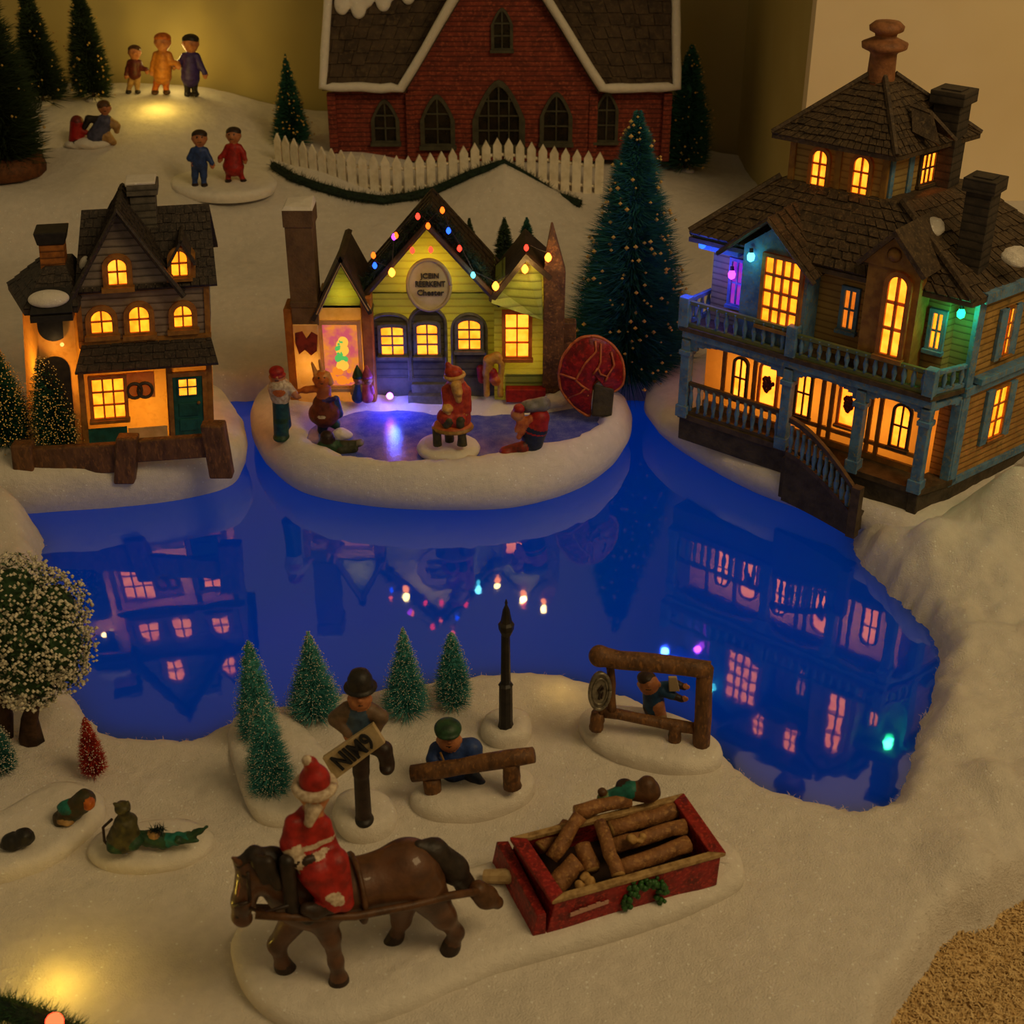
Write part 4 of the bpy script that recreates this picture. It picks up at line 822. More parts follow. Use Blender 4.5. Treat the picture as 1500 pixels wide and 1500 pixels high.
# cupola
CU = [(-5.0, 5), (2.75, 5), (4.4, 12.2), (-3.6, 12.2)]
b = MB(); b.prism(CU, 24.2, 28.1); b.build('cupola_wall', M_OLV, R3)
b = MB(); cuo = [(-5.5, 4.5), (3.1, 4.5), (4.9, 12.6), (-4, 12.6)]; b.prism(cuo, 23.6, 24.5); b.prism(cuo, 27.6, 28.2)
for u in (-4.9, -1.15, 2.55): b.ext(u-.25, u+.25, 4.8, 5.1, 24.5, 27.7)
b.build('cupola_trim', M_OKR, R3, bevel=.05)
for x in ((1188, 276, 1215, 222), (1247, 293, 1277, 232)): H3.win(*x, 4.95, arch=1., cols=2, rows=3, frame=M_OKR, pane=PANE_HOT, fw=.3)
cm = (2.75, 5.); cs = lambda a0, z0: (lambda a, b, c: (cm[0]+.223*(a0+a)+.975*c, cm[1]+.975*(a0+a)-.223*c, z0+b))
b = MB(); b.mbox(cs(0, 24.4), .1, .5, 0, 3.4, 0, .2); b.mbox(cs(0, 24.4), 6.6, 7.3, 0, 3.4, 0, .2); b.mbox(cs(0, 24.4), 2.2, 2.7, 0, 3.4, 0, .15); b.build('cupola_corner', M_BLU, R3)
window(R3, cs(4.4, 25.0), 1.5, 2.1, 0, 3, 2, .25, M_DKTR, PANE_HOT, .22)
b = MB(); e = [(-6.2, 3.8), (3.7, 3.8), (5.8, 13.4), (-4.8, 13.4)]; t = [(-.9, 7.7), (.3, 7.7), (.5, 9), (-.7, 9)]
for i in range(4):
    j = (i+1) % 4; b.shingles([(*e[i], 28.0), (*e[j], 28.0), (*t[j], 32.2), (*t[i], 32.2)], 10, 18, .16); b.tube([(*e[i], 28.15), (*t[i], 32.4)], .22, 6)
b.prism(e, 27.7, 28.0); b.prism(t, 31.8, 32.2); b.build('cupola_roof', M_RF3, R3)
b = MB(); b.slab([(5.6, 6.6, 28.6), (4.2, 7.6, 30.6), (2.6, 7.6, 30.9), (3.4, 6.6, 29.2)], .25); b.slab([(4.2, 7.6, 30.6), (5.9, 8.9, 28.6), (3.8, 8.9, 29.2), (2.6, 7.6, 30.9)], .25); b.build('cupola_gablet', M_RF3, R3)
b = MB(); b.lathe((-.3, 8.3, 31.6), [(1.15, 0), (1.0, .6), (.95, 2.2), (1.05, 2.35), (1.6, 2.6), (1.65, 2.95), (1.1, 3.2), (.75, 3.35), (.8, 3.6), (1.2, 3.8), (1.25, 4.1), (.9, 4.4), (.3, 4.5)], 18); b.build('roof_finial', mat('terracotta', '#94603a', .6, '#6e4526', ns=1.2, bump=.4), R3, smooth=True)
# lamps of the house
for l in ((-5.5, 5.5, 9, .085), (0, 5.5, 9, .085), (6.5, 5.5, 9, .10), (-2, 7, 17, .02), (6, 7, 17, .02), (0, 8.5, 26.2, .03)): lamp('house_lamp', 'POINT', l[:3], l[3], (1, .66, .24), .8, parent=R3)
def bulb_thing(px, py, w, c, label, power, col, off=(0, 0, 0)):
    u, z = H3.uz(px, py, w); A = H3.al; p = V(21.6+u*math.cos(A)-w*math.sin(A), 96.9+u*math.sin(A)+w*math.cos(A), z)
    t = thing('fairy_bulb', label, 'fairy light', p, 0, 'bulbs on the mansion'); del t['group']; b = MB(); b.lathe((0, 0, 0), [(.05, -.4), (.26, -.25), (.3, .05), (.18, .3)], 9); b.build('bulb', GB[c], t, smooth=True)
    b = MB(); b.cyl((0, 0, .3), (0, .15, .6), .16, .14, 8); b.build('socket', M_BLK, t); lamp('fairy_bulb_light', 'POINT', p+V(*off), power, col, .35)
bulb_thing(1100, 376, -.1, 'cyan', 'small cyan fairy light glowing under the gable of the mansion', .004, (.1, 1, .75), (-.5, -.7, -.2))
bulb_thing(1408, 459, 1.9, 'green', 'bright green fairy light on the right upper wall of the mansion', .022, (.05, 1, .35), (-.3, -.8, -.1))
bulb_thing(1072, 402, 1.6, 'violet', 'violet fairy light by the left upper corner of the mansion', .014, (.35, .05, 1), (-.4, -.5, 0))
bulb_thing(1029, 357, .8, 'blue', 'blue fairy light at the far left corner of the mansion', .07, (.03, .10, 1), (-.9, -.9, -1.6))
# ================================================================== small ornaments, figures
def fm(n, c, c2=None, **k): return mat(n, c, k.pop('rough', .5), c2, ns=k.pop('ns', 2.), bump=k.pop('bump', .2), bs=5, **k)
SKIN = fm('painted_skin', '#b5764c', '#9c5f3a'); RED = fm('red_paint', '#a31f17', '#7c140f'); BLUE = fm('blue_paint', '#27407a', '#1b2d58'); NAVY = fm('navy_paint', '#1c2740', '#141b2e')
WHITE = fm('white_fur_paint', '#c9b8a0', '#a08a72', ns=4); BROWN = fm('brown_paint', '#5a3a20', '#40270f'); DKBR = fm('dark_brown_paint', '#33231a', '#231710'); GREEN = fm('green_paint', '#26482c', '#18301c')
TEALP = fm('teal_green_paint', '#1c6a5c', '#124a40'); ORANGE = fm('orange_paint', '#c46a1e', '#a04c12'); BLACK = fm('black_paint', '#191614', '#2a241e'); PURPLE = fm('purple_paint', '#3a2a6c', '#2a1c50')
GREYP = fm('grey_paint', '#77736a', '#5a564e'); PINK = fm('pink_paint', '#b5506a', '#8c3650'); CHEST = fm('chestnut_paint', '#5e3a20', '#3a210f', ns=.7, coat=.3); CHEST2 = fm('dark_mane', '#2c221a', '#1c1510', ns=1.5)
TANP = fm('tan_paint', '#a98550', '#8a6638'); OLIVE = fm('olive_paint', '#4a4420', '#2e2c16'); YEL = fm('yellow_paint', '#c99a3e', '#a87722'); GOLD = fm('gold_line', '#c06a34', '#a04a22')
class PS(Sculpt):
    """sculpt on a figure's plane, points in picture-plane units of that figure"""
    def __init__(s, ctx, k=.12): super().__init__(k); s.x = ctx
    def C(s, a, b, ra, rb=None, m=0, wa=0., wb=None, paint=False):
        k = s.x.k; return s.c(s.x.J(*a, wa), s.x.J(*b, wa if wb is None else wb), ra*k, (ra if rb is None else rb)*k, m, paint)
    def E(s, p, r, m=0, w=0., rot=None, paint=False):
        k = s.x.k; r = (r, r, r) if not hasattr(r, '__len__') else r; return s.e(s.x.J(*p, w), tuple(q*k for q in r), m, rot, paint)
    def B(s, p, h, m=0, w=0., rd=.05, rot=None): k = s.x.k; return s.b(s.x.J(*p, w), tuple(q*k for q in h), rd, m, rot)
    def mk(s, name, mats, par, vox=.07, rough=0.): return s.build(name, mats, par, vox, s.x.o, rough)
    def hand(s, p, d, m, w=0., r=3.):
        """palm, four unequal fingers and a thumb; d is the direction the fingers point (in the plane)"""
        a = math.atan2(d[1], d[0]); ux, uy = math.cos(a), math.sin(a); s.E(p, (r, r*.7, r), m, w)
        for i, (o, l) in enumerate(((-.75, 1.5), (-.25, 1.9), (.25, 1.8), (.75, 1.3))):
            q = (p[0]-uy*o*r*.9, p[1]+ux*o*r*.9); e = (q[0]+ux*l*r, q[1]+uy*l*r); s.C(q, e, r*.3, r*.26, m, w, w-.08)
        s.C((p[0]+uy*r*.5, p[1]-ux*r*.5), (p[0]+uy*r*1.3+ux*r*.5, p[1]-ux*r*1.3+uy*r*.5), r*.34, r*.3, m, w-.05); return s
    def head(s, p, r, m, eye=None, w=0., nose=True, turn=0.):
        """head with nose, ears, eyes and mouth, facing the viewer"""
        k = s.x.k; s.E(p, (r, r*.95, r*1.08), m, w); f = w-r*k*.9
        if nose: s.E((p[0]+turn*r, p[1]+r*.12), (r*.2, r*.26, r*.22), m, f)
        for q in (-1, 1):
            s.E((p[0]+q*r*.98, p[1]), (r*.16, r*.2, r*.26), m, w)
            if eye is not None: s.E((p[0]+turn*r+q*r*.36, p[1]-r*.18), (r*.13, r*.35, r*.13), eye, f+.05*r*k, paint=True)
        if eye is not None: s.E((p[0]+turn*r, p[1]+r*.52), (r*.3, r*.4, r*.07), eye, f+.1*r*k, paint=True)
        return s
def orn(name, label, cat, ctx, group=None): return thing(name, label, cat, ctx.o, 0, group)
def mound(label, px, h=.9, dz=-.5, n=70, soft=.2, bulge=.4, m=None, name='snow_mound'):
    pts = [ground(*p) for p in px]; z = sum(p.z for p in pts)/len(pts)
    o = [at_z(x, y, z)[:2] for x, y in px]
    return pad(name, label, o, z+dz, z+h+.24, bulge, n, soft=soft, m=m, prof=[(-.1, 0), (.35, .3), (.45, .62), (.1, .88), (-.7, .99), (-2.2, 1.02)])
def ell(cx, cy, rx, ry, tilt=0., n=12): c, s_ = math.cos(math.radians(tilt)), math.sin(math.radians(tilt)); return [(cx+rx*math.cos(a)*c-ry*math.sin(a)*s_, cy+rx*math.cos(a)*s_+ry*math.sin(a)*c) for a in [2*PI*i/n for i in range(n)]]
# ---------------- horse, rider, sleigh on their long base
mound('long oval glittering snow base under the horse and the red sleigh', [(352, 1385), (350, 1420), (372, 1468), (420, 1505), (490, 1512), (590, 1486), (720, 1428), (860, 1388), (990, 1345), (1072, 1308), (1082, 1284), (1066, 1258), (1020, 1240), (900, 1225), (700, 1290), (500, 1335), (395, 1352)], 1.0, -.4, 120, .15, .5)
HX = Ctx(540, 1405, 1.95, 20); hz = orn('horse', 'brown walking horse in harness at the front of the snow, facing left', 'horse', HX)
s = PS(HX, .35)
s.C((450, 1318), (520, 1300), 40, 40, 0).C((520, 1300), (596, 1280), 40, 46, 0).E((598, 1276), (46, 44, 50), 0).E((440, 1312), (34, 34, 46), 0)
s.C((432, 1312), (392, 1277), 36, 24, 0).C((392, 1277), (372, 1268), 24, 20, 0)
s.C((369, 1274), (357, 1318), 22, 16, 0).C((357, 1318), (352, 1341), 15, 13, 0).E((358, 1346), (11, 12, 8), 0)
for w in (-.35, .35): s.C((350, 1264), (340, 1256), 5, 2, 0, w*1.3, w*1.6)
s.C((468, 1340), (484, 1372), 24, 14, 0, -.55, -.8).C((484, 1372), (492, 1408), 13, 10, 0, -.8).C((492, 1408), (497, 1436), 10, 11, 0, -.8).C((497, 1436), (487, 1458), 13, 15, 1, -.8)
s.C((436, 1340), (406, 1383), 22, 13, 0, .5, .8).C((406, 1383), (415, 1415), 12, 10, 0, .8).C((415, 1415), (432, 1431), 12, 15, 1, .8)
s.C((620, 1300), (650, 1342), 34, 18, 0, -.5, -.75).C((650, 1342), (668, 1366), 16, 11, 0, -.75).C((668, 1366), (661, 1386), 11, 10, 0, -.75).C((661, 1386), (655, 1400), 13, 15, 1, -.75)
s.C((590, 1310), (588, 1346), 28, 15, 0, .5, .8).C((588, 1346), (580, 1372), 12, 9, 0, .8).C((580, 1372), (566, 1390), 11, 12, 1, .8)
for w in (-.52,): s.E((356, 1286), (4, 6, 4), 2, w-.12, paint=True)
s.E((348, 1343), (3, 8, 3), 2, -.35, paint=True)
s.mk('body', [CHEST, DKBR, BLACK], hz, .085)
PS(HX, .25).C((350, 1263), (372, 1252), 7, 10, 0).C((372, 1252), (400, 1256), 12, 13, 0).C((400, 1256), (424, 1280), 14, 12, 0).C((356, 1262), (352, 1280), 6, 4, 0, -.1).C((392, 1262), (408, 1296), 9, 8, 0, -.75, -.95).C((376, 1262), (388, 1290), 8, 6, 0, -.6, -.8).mk('mane', CHEST2, hz, .085, .03)
PS(HX, .3).C((614, 1240), (636, 1246), 10, 16, 0).C((636, 1246), (664, 1272), 18, 21, 0).C((664, 1272), (682, 1296), 20, 14, 0).C((682, 1296), (688, 1306), 13, 5, 0).mk('tail', CHEST2, hz, .085, .03)
hb = MB(); J = lambda x, y, w=0.: HX.J(x, y, w)-HX.o
hb.tube([J(374, 1340, -1.2), J(430, 1344, -1.65), (J(520, 1342, -1.75)), J(600, 1327, -1.8), J(660, 1312, -1.4), J(706, 1305, -.9)], .2, 8); hb.tube([J(374, 1330, 1.2), J(520, 1334, 1.9), J(600, 1325, 1.9), J(700, 1303, .7)], .2, 8)
hb.build('shaft', BROWN, hz, smooth=True)
PS(HX, .2).C((700, 1304), (712, 1314), 15, 18, 0, -.7).C((712, 1314), (728, 1322), 15, 10, 0, -.7).mk('shaft_end', BROWN, hz, .085)
def hoop(name, px0, m, r=.12, sx=1.8, th=9, sz=1.0, mt=BROWN):
    """strap round the barrel at a point of the plane"""
    c = J(*px0); b = MB(); al = HX.al; pts = []
    for a in np.linspace(0, 2*PI, 29): v = V(0, sx*math.cos(a), m*math.sin(a)); pts.append(c+V(-v.y*math.sin(al)+v.z*sz*0, v.y*math.cos(al), v.z))
    b.tube(pts, r, 7); return b.build(name, mt, hz, smooth=True)
hoop('girth_strap', (523, 1300), 1.62, .14, 1.6)
PS(HX, .15).C((420, 1262), (428, 1330), 11, 10, 0, -.95, -1.3).C((428, 1330), (452, 1346), 10, 9, 0, -1.3, -1.3).C((420, 1262), (430, 1330), 10, 9, 0, .95, 1.3).mk('collar', CHEST2, hz, .085)
b = MB(); b.tube([J(344, 1326, -.35), J(356, 1324, -.72), J(371, 1318, -.4)], .1, 6); b.tube([J(366, 1318, -.6), J(363, 1278, -.85)], .09, 6); b.tube([J(366, 1330, -.62), J(384, 1338, -1.), J(424, 1326, -1.5)], .09, 6); b.build('bridle', DKBR, hz, smooth=True)
# rider
RX = Ctx(540, 1405, 1.95, 20); rd = thing('rider_figurine', 'white-bearded rider in red suit and red hat sitting on the brown horse', 'figurine', RX.J(478, 1290))
RX.o = RX.J(478, 1290)
s = PS(RX, .25)
s.C((452, 1200), (448, 1232), 20, 27, 0).C((448, 1232), (462, 1278), 28, 30, 0).C((462, 1276), (488, 1318), 24, 17, 0, -1.05, -1.5).C((490, 1262), (505, 1322), 20, 13, 0, -1.0, -1.55).C((466, 1280), (480, 1318), 22, 16, 0, 1.0, 1.5)
s.C((430, 1206), (424, 1236), 13, 12, 0, -.2, -.5).C((424, 1236), (440, 1262), 12, 10, 2, -.5, -.9).C((472, 1208), (482, 1240), 13, 12, 0, -.2, -.4).C((482, 1240), (462, 1258), 11, 9, 2, -.4, -1.0)
s.C((460, 1182), (456, 1198), 13, 14, 1).head((461, 1168), 18, 1, 4)
s.C((459, 1186), (453, 1206), 11, 6, 2, -.55, -.75)
s.C((490, 1314), (480, 1306), 14, 12, 2, -1.6).C((484, 1326), (464, 1333), 11, 11, 3, -1.65).C((464, 1333), (448, 1331), 11, 9, 3, -1.65)
s.hand((444, 1264), (-1, .2), 3, -1.05, 5).hand((456, 1260), (-1, .3), 3, -1.15, 5)
for x, y, r in ((452, 1222, 24), (447, 1248, 26), (462, 1270, 25)): s.E((x, y), (r*1.6, r*1.6, 5), 2, 0, paint=True)
s.mk('body', [RED, SKIN, WHITE, DKBR, BLACK], rd, .075, .02)
h = PS(RX, .15); h.E((461, 1142), (21, 20, 22), 0).C((461, 1135), (455, 1118), 15, 9, 0).C((455, 1118), (452, 1112), 8, 5, 0); h.mk('hat', RED, rd, .075)
b = MB(); c = RX.J(461, 1151)-RX.o; b.tube([c+V(.82*math.cos(a), .8*math.sin(a), 0) for a in np.linspace(0, 2*PI, 21)], .24, 8); b.ball(RX.J(450, 1114)-RX.o, .26); b.build('hat_trim', WHITE, rd, smooth=True)
# sleigh
zb, zt = 1.75, 3.9
bl = [at_z(800, 1370, zb), at_z(1050, 1297, zb), at_z(985, 1205, zb), at_z(745, 1262, zb)]; tl_ = [at_z(813, 1322, zt), at_z(1056, 1254, zt), at_z(997, 1170, zt), at_z(754, 1232, zt)]
so = (bl[0]+bl[2])/2; sl = thing('sleigh', 'red wooden sleigh box with cream rim and green wreath, loaded with logs', 'sleigh', so)
bl = [p-so for p in bl]; tl_ = [p-so for p in tl_]; cb = sum(bl, V(0, 0, 0))/4; ct = sum(tl_, V(0, 0, 0))/4
M_SLED = mat('red_sleigh_paint', '#8a1a18', .5, '#5c100e', ns=1.6, bump=.4, bs=4, col3='#a83226'); M_RIM = mat('cream_worn_wood', '#a98a5a', .6, '#7a5c34', ns=2.2, bump=.5, bs=4)
for i in range(4):
    j = (i+1) % 4; ia, ja = bl[i].lerp(cb, .10), bl[j].lerp(cb, .10); ib, jb = tl_[i].lerp(ct, .10), tl_[j].lerp(ct, .10); b = MB()
    b.hull8([bl[i], bl[j], ja, ia], [tl_[i], tl_[j], jb, ib]); b.build('side_board', M_SLED, sl, bevel=.05)
    b = MB(); o1, o2 = ct.lerp(tl_[i], 1.05), ct.lerp(tl_[j], 1.05); i1, i2 = ct.lerp(tl_[i], .88), ct.lerp(tl_[j], .88); up = V(0, 0, .28); b.hull8([o1, o2, i2, i1], [o1+up, o2+up, i2+up, i1+up])
    b.build('rim', M_RIM if i in (0, 2) else M_SLED, sl, bevel=.06)
b = MB(); fl = [p.lerp(cb, .08)+V(0, 0, .1) for p in bl]; b.hull8(fl, [p+V(0, 0, .25) for p in fl]); b.build('floor_board', DKBR, sl)
e0 = (bl[3]+bl[0])/2; b = MB(); q = [bl[0], bl[3], bl[3]+V(-.9, -.1, 0), bl[0]+V(-.7, -.2, 0)]; b.hull8(q, [p+V(0, 0, 1.5)+(V(.25, .05, 0) if k > 1 else V(0, 0, 0)) for k, p in enumerate(q)]); b.build('front_board', M_SLED, sl, bevel=.06)
fd = (bl[1]-bl[0]).normalized(); fn = V(fd.y, -fd.x, 0); b = MB(); wc = bl[0].lerp(bl[1], .55)+V(0, 0, 1.1)+fn*.12
arc = [wc+fd*(1.0*math.cos(a))+V(0, 0, 1.0*math.sin(a)-.25) for a in np.linspace(-.4, PI+.4, 12)]; rr = random.Random(9)
for p in arc:
    for _ in range(7): b.ball(p+V(rr.gauss(0, .14), rr.gauss(0, .08), rr.gauss(0, .14))+fn*.08, rr.uniform(.12, .2), 0, 6, 5)
b.build('wreath', fm('wreath_green', '#2c5a22', '#1c4016', ns=5), sl, smooth=True)
b = MB(); 
for k in range(9): p = bl[0].lerp(bl[1], .14+.024*k)+V(0, 0, 1.0+.02*k)+fn*.1; hh = rr.uniform(.18, .3); b.hull8([p-fd*.13, p+fd*.1, p+fd*.1+fn*.08, p-fd*.13+fn*.08], [p-fd*.1+V(0, 0, hh), p+fd*.13+V(0, 0, hh), p+fd*.13+V(0, 0, hh)+fn*.08, p-fd*.1+V(0, 0, hh)+fn*.08])
b.build('lettering', mat('worn_pale_paint', '#b58a78', .6), sl)
b = MB(); b.tube([(bl[3]+bl[0])/2+V(-.5, .6, .9), (bl[3]+bl[0])/2+V(-2.2, 1.0, .5)], [.42, .36], 8); b.build('tow_bar', mat('pale_wood', '#b59a70', .6, '#9a7d52', ns=2), sl)
# logs: each on its own
M_BARK = mat('log_bark', '#8c5e36', .65, '#6a4424', ns=1.4, bump=.8, bs=3, col3='#a07442'); M_CUT = mat('cut_log_end', '#b08a52', .6, '#8f6a38', ns=3)
LOGS = [((893, 1215), (1000, 1183), 13, 3.6, 3.6, 'long brown log along the far side of the sleigh load'), ((897, 1240), (1003, 1211), 12, 3.7, 3.7, 'brown log in the middle of the sleigh load'), ((905, 1273), (1008, 1236), 13, 3.8, 3.8, 'brown log nearest the cream rim of the sleigh'),
        ((808, 1258), (850, 1194), 11, 3.6, 5.0, 'log tilted up against the left of the sleigh load'), ((878, 1204), (906, 1282), 10, 5.1, 4.2, 'thin upright log leaning across the middle of the sleigh load'), ((842, 1190), (922, 1171), 11, 4.6, 4.6, 'log lying across the top at the back of the sleigh'),
        ((812, 1300), (846, 1262), 15, 3.2, 4.0, 'thick stump of a log in the left front corner of the sleigh'), ((853, 1238), (868, 1276), 13, 4.2, 3.6, 'short log stub between the stump and the upright log'), ((790, 1242), (832, 1208), 11, 3.3, 3.5, 'dark log at the left back of the sleigh')]
for a, c, r, z0, z1, lb in LOGS:
    p, q = at_z(*a, z0), at_z(*c, z1); o = fbeam('log', p, q, r*.036, M_BARK, None, (p+q)/2, 10, 0, M_CUT, .05); o.location = (p+q)/2*S; tag(o, lb, 'log', 'logs in the red sleigh'); del o['group']
for x, y, z in ((932, 1232, 4.5), (855, 1292, 3.8)):
    s = Sculpt(.1); p = at_z(x, y, z)
    for _ in range(5): s.e((rr.uniform(-.35, .35), rr.uniform(-.3, .3), rr.uniform(-.1, .1)), rr.uniform(.14, .3))
    o = s.build('bark_chip', M_CUT, None, .06, rough=.05); o.location = p*S; tag(o, 'pale wood chip '+('on the middle logs of the sleigh' if x > 900 else 'on the near rim side by the stump in the sleigh'), 'wood chip')
BX = Ctx(905, 1185, 3.9); bd = orn('bundle_figurine', 'teal and brown bundled figure lying over the far rim of the sleigh', 'figurine', BX)
s = PS(BX, .1); s.C((893, 1170), (925, 1158), 13, 14, 0, .2).C((925, 1160), (948, 1158), 13, 19, 1, .2).C((948, 1150), (958, 1162), 14, 10, 1, .2).E((885, 1170), (11, 10, 12), 2, .1).E((882, 1160), (7, 7, 6), 1, .1).E((915, 1150), (13, 12, 8), 3, .5); s.mk('body', [TEALP, BROWN, fm('moss_paint', '#5a6a3c'), DKBR], bd, .07)
# ---------------- sign with a boy
mound('small round snow base under the boy with the sign', ell(535, 1203, 42, 30), .9)
GX = Ctx(530, 1198, 1.9, 0); gx = orn('boy_figurine', 'boy figurine in a black bowler hat and blue vest behind the tilted sign', 'figurine', GX)
s = PS(GX, .15)
s.C((526, 1070), (526, 1042), 19, 20, 0, .3).C((510, 1040), (493, 1052), 13, 12, 1, .2).C((493, 1054), (510, 1072), 11, 8, 1, .2, -.2).C((541, 1040), (557, 1050), 12, 12, 1, .2).C((557, 1052), (548, 1074), 10, 8, 1, .2, -.2)
s.C((527, 1080), (529, 1130), 15, 12, 2, .2, 0).C((529, 1130), (533, 1200), 11, 12, 2, 0).E((534, 1201), (14, 16, 8), 4, -.1).C((538, 1088), (562, 1098), 14, 12, 2, .1, -.1).C((562, 1098), (567, 1116), 12, 11, 2, -.1).E((567, 1124), (11, 15, 8), 2, -.25)
s.head((527, 1024), 16, 3, 4, .1); s.hand((508, 1078), (.3, 1), 3, -.35, 4).hand((550, 1078), (-.2, 1), 3, -.3, 4)
s.mk('body', [fm('slate_blue_paint', '#3c5268', '#2a3a4c'), fm('taupe_paint', '#6b5440', '#50402f'), DKBR, SKIN, BLACK], gx, .065)
b = MB(); c = GX.J(527, 1010)-GX.o; c.y += .32; b.lathe(c, [(.2, 1.0), (.5, .85), (.66, .5), (.7, .1), (.72, 0), (.90, -.04), (.88, -.12), (.3, -.14)][::-1], 18); b.build('bowler_hat', BLACK, gx, smooth=True)
sq = [GX.J(491, 1143, -.9), GX.J(564, 1089, -.9), GX.J(546, 1061, -.75), GX.J(472, 1111, -.75)]; so_ = sum(sq, V(0, 0, 0))/4
sb = thing('sign_board', 'tilted cream sign board with black letters held by the boy in the bowler', 'sign', so_); b = MB(); b.slab([p-so_ for p in sq], .3); b.build('board', mat('sign_board_cream', '#b8a27c', .6, '#a08a62', ns=1.5), sb, bevel=.04)
ex = (sq[1]-sq[0]).normalized(); nz = ex.cross(sq[3]-sq[0]).normalized(); ey = nz.cross(ex); Rm = Matrix((ex, ey, nz)).transposed().to_euler()
text('lettering', 'NIM9', 1.42, nz*.05+ey*-.02, Rm, M_BLACKINK, sb, .0006, .82)
# ---------------- bench figure
mound('oval snow base under the log rail with the boy in blue', ell(692, 1168, 88, 34, -8), .8)
LX = Ctx(690, 1155, 1.8, -4); lr = orn('log_rail', 'brown log rail on two stumps with a boy leaning behind it', 'log rail', LX)
J2 = lambda x, y, w=0.: LX.J(x, y, w)
fbeam('rail', J2(603, 1133, -.3), J2(782, 1106, -.3), .50, M_LOG, lr, LX.o, 12, cap=M_LOG)
for a, c in (((632, 1138), (637, 1182)), ((748, 1116), (751, 1152))): fbeam('stump', J2(*a, -.25), J2(*c, -.25), .52, M_LOG, lr, LX.o, 12, cap=M_LOG, wob=.03)
PX = Ctx(668, 1140, 1.8, -4); px_ = orn('boy_figurine', 'boy figurine in a blue coat and dark green cap leaning over the log rail', 'figurine', PX)
s = PS(PX, .15); s.C((668, 1126), (668, 1106), 25, 24, 0, .75).C((645, 1098), (690, 1096), 13, 16, 0, .7).C((640, 1098), (634, 1112), 12, 10, 0, .6, .2).C((634, 1112), (650, 1124), 9, 7, 0, .2, -.3).C((694, 1098), (698, 1114), 13, 10, 0, .6, .2).C((698, 1114), (686, 1122), 9, 7, 0, .2, -.3)
s.C((660, 1124), (663, 1142), 13, 11, 2, .6, .1).C((663, 1142), (667, 1154), 10, 9, 2, .1, -.25).C((682, 1124), (694, 1140), 13, 11, 2, .6, .1).C((694, 1140), (704, 1149), 10, 9, 2, .1, -.25)
s.head((658, 1084), 17, 1, 3, .35, True).hand((654, 1126), (.6, .6), 1, -.45, 4).hand((682, 1124), (-.6, .5), 1, -.45, 4); s.mk('body', [BLUE, SKIN, NAVY, BLACK], px_, .065)
PS(PX, .12).E((656, 1067), (20, 20, 14), 0, .3).E((656, 1076), (17, 12, 4), 0, -.15).mk('cap', GREEN, px_, .06)
b = MB(); b.tube([PX.J(645, 1102, -.1)-PX.o, PX.J(653, 1122, -.35)-PX.o], .07, 6); b.build('strap', TANP, px_)
PS(PX, .1).E((682, 1146), (11, 9, 9), 0, .3).E((678, 1138), (6, 6, 6), 0, .2).mk('satchel', TANP, px_, .06)
# ---------------- log frame with clock disc
mound('oval snow base under the log frame at the pond edge', ell(952, 1092, 104, 36, 14), .8)
FX_ = Ctx(950, 1082, 1.7, -10); lf = orn('log_gate', 'brown log arch frame with a silver round clock at its left', 'log frame', FX_)
J3 = lambda x, y, w=0.: FX_.J(x, y, w)
PS(FX_, .15).E((878, 961), (14, 14, 16), 0).C((878, 961), (905, 966), 15, 13, 0).mk('beam_knob', M_LOG, lf, .07); fbeam('top_beam', J3(876, 962), J3(1040, 982), .53, M_LOG, lf, FX_.o, 12, cap=M_LOG); fbeam('post', J3(1034, 978), J3(1027, 1098), .50, M_LOG, lf, FX_.o, 12, cap=M_LOG); fbeam('post', J3(893, 970, .1), J3(897, 1046, .1), .26, M_LOG, lf, FX_.o, 10)
fbeam('bottom_beam', J3(880, 1042, .1), J3(1022, 1068, .1), .36, M_LOG, lf, FX_.o, 10); fbeam('foot', J3(876, 1044, -.1), J3(873, 1067, -.1), .42, M_LOG, lf, FX_.o, 10, cap=M_LOG, wob=.02); fbeam('foot', J3(990, 1062, 0), J3(988, 1088, 0), .38, M_LOG, lf, FX_.o, 10, cap=M_LOG, wob=.02)
M_SIL = mat('old_silver', '#8a8270', .4, '#5c564a', ns=3, bump=.4, metal=.5)
ck = thing('round_clock', 'small silver oval clock disc hanging on the left of the log frame', 'clock', J3(878, 1011, -.5)); b = MB(); Mk = lambda a, b_, c: (a*.985+c*.2, -c*.98+a*.17, b_)
el = [(.62*math.cos(a), 1.3*math.sin(a)) for a in np.linspace(0, 2*PI, 33)[:-1]]; b.mprism(Mk, el, -.15, .12); b.build('clock_face', M_SIL, ck)
b = MB()
for f, r in ((1.0, .11), (.72, .06)): b.tube([Mk(x*f, y*f, .14) for x, y in el+el[:1]], r, 6)
b.build('clock_rim', M_SIL, ck, smooth=True)
b = MB(); b.tube([Mk(-.05, -.55, .16), Mk(.02, -.2, .16), Mk(-.12, .1, .16), Mk(.12, .45, .16), Mk(.2, .2, .16), Mk(0, .1, .16)], .07, 6); b.tube([Mk(.1, -.5, .16), Mk(.18, -.1, .16)], .06, 6); b.build('clock_hands', DKBR, ck, smooth=True)
QX = Ctx(960, 1050, 1.9, -10); qx = orn('boy_figurine', 'boy figurine in blue climbing in the log frame, arms stretched right', 'figurine', QX)
s = PS(QX, .12); s.C((958, 1032), (956, 1014), 16, 15, 0, .25).head((950, 1002), 15, 1, 3, .1).C((970, 1012), (984, 1018), 9, 7, 0, .1).C((984, 1018), (998, 1024), 6, 5, 2, .1).hand((1001, 1024), (1, 0), 1, .05, 3.6).C((968, 1006), (990, 1002), 8, 6, 0, .3).hand((1003, 1006), (1, .1), 1, .2, 3.6).C((990, 1002), (1002, 1006), 6, 5, 2, .3)
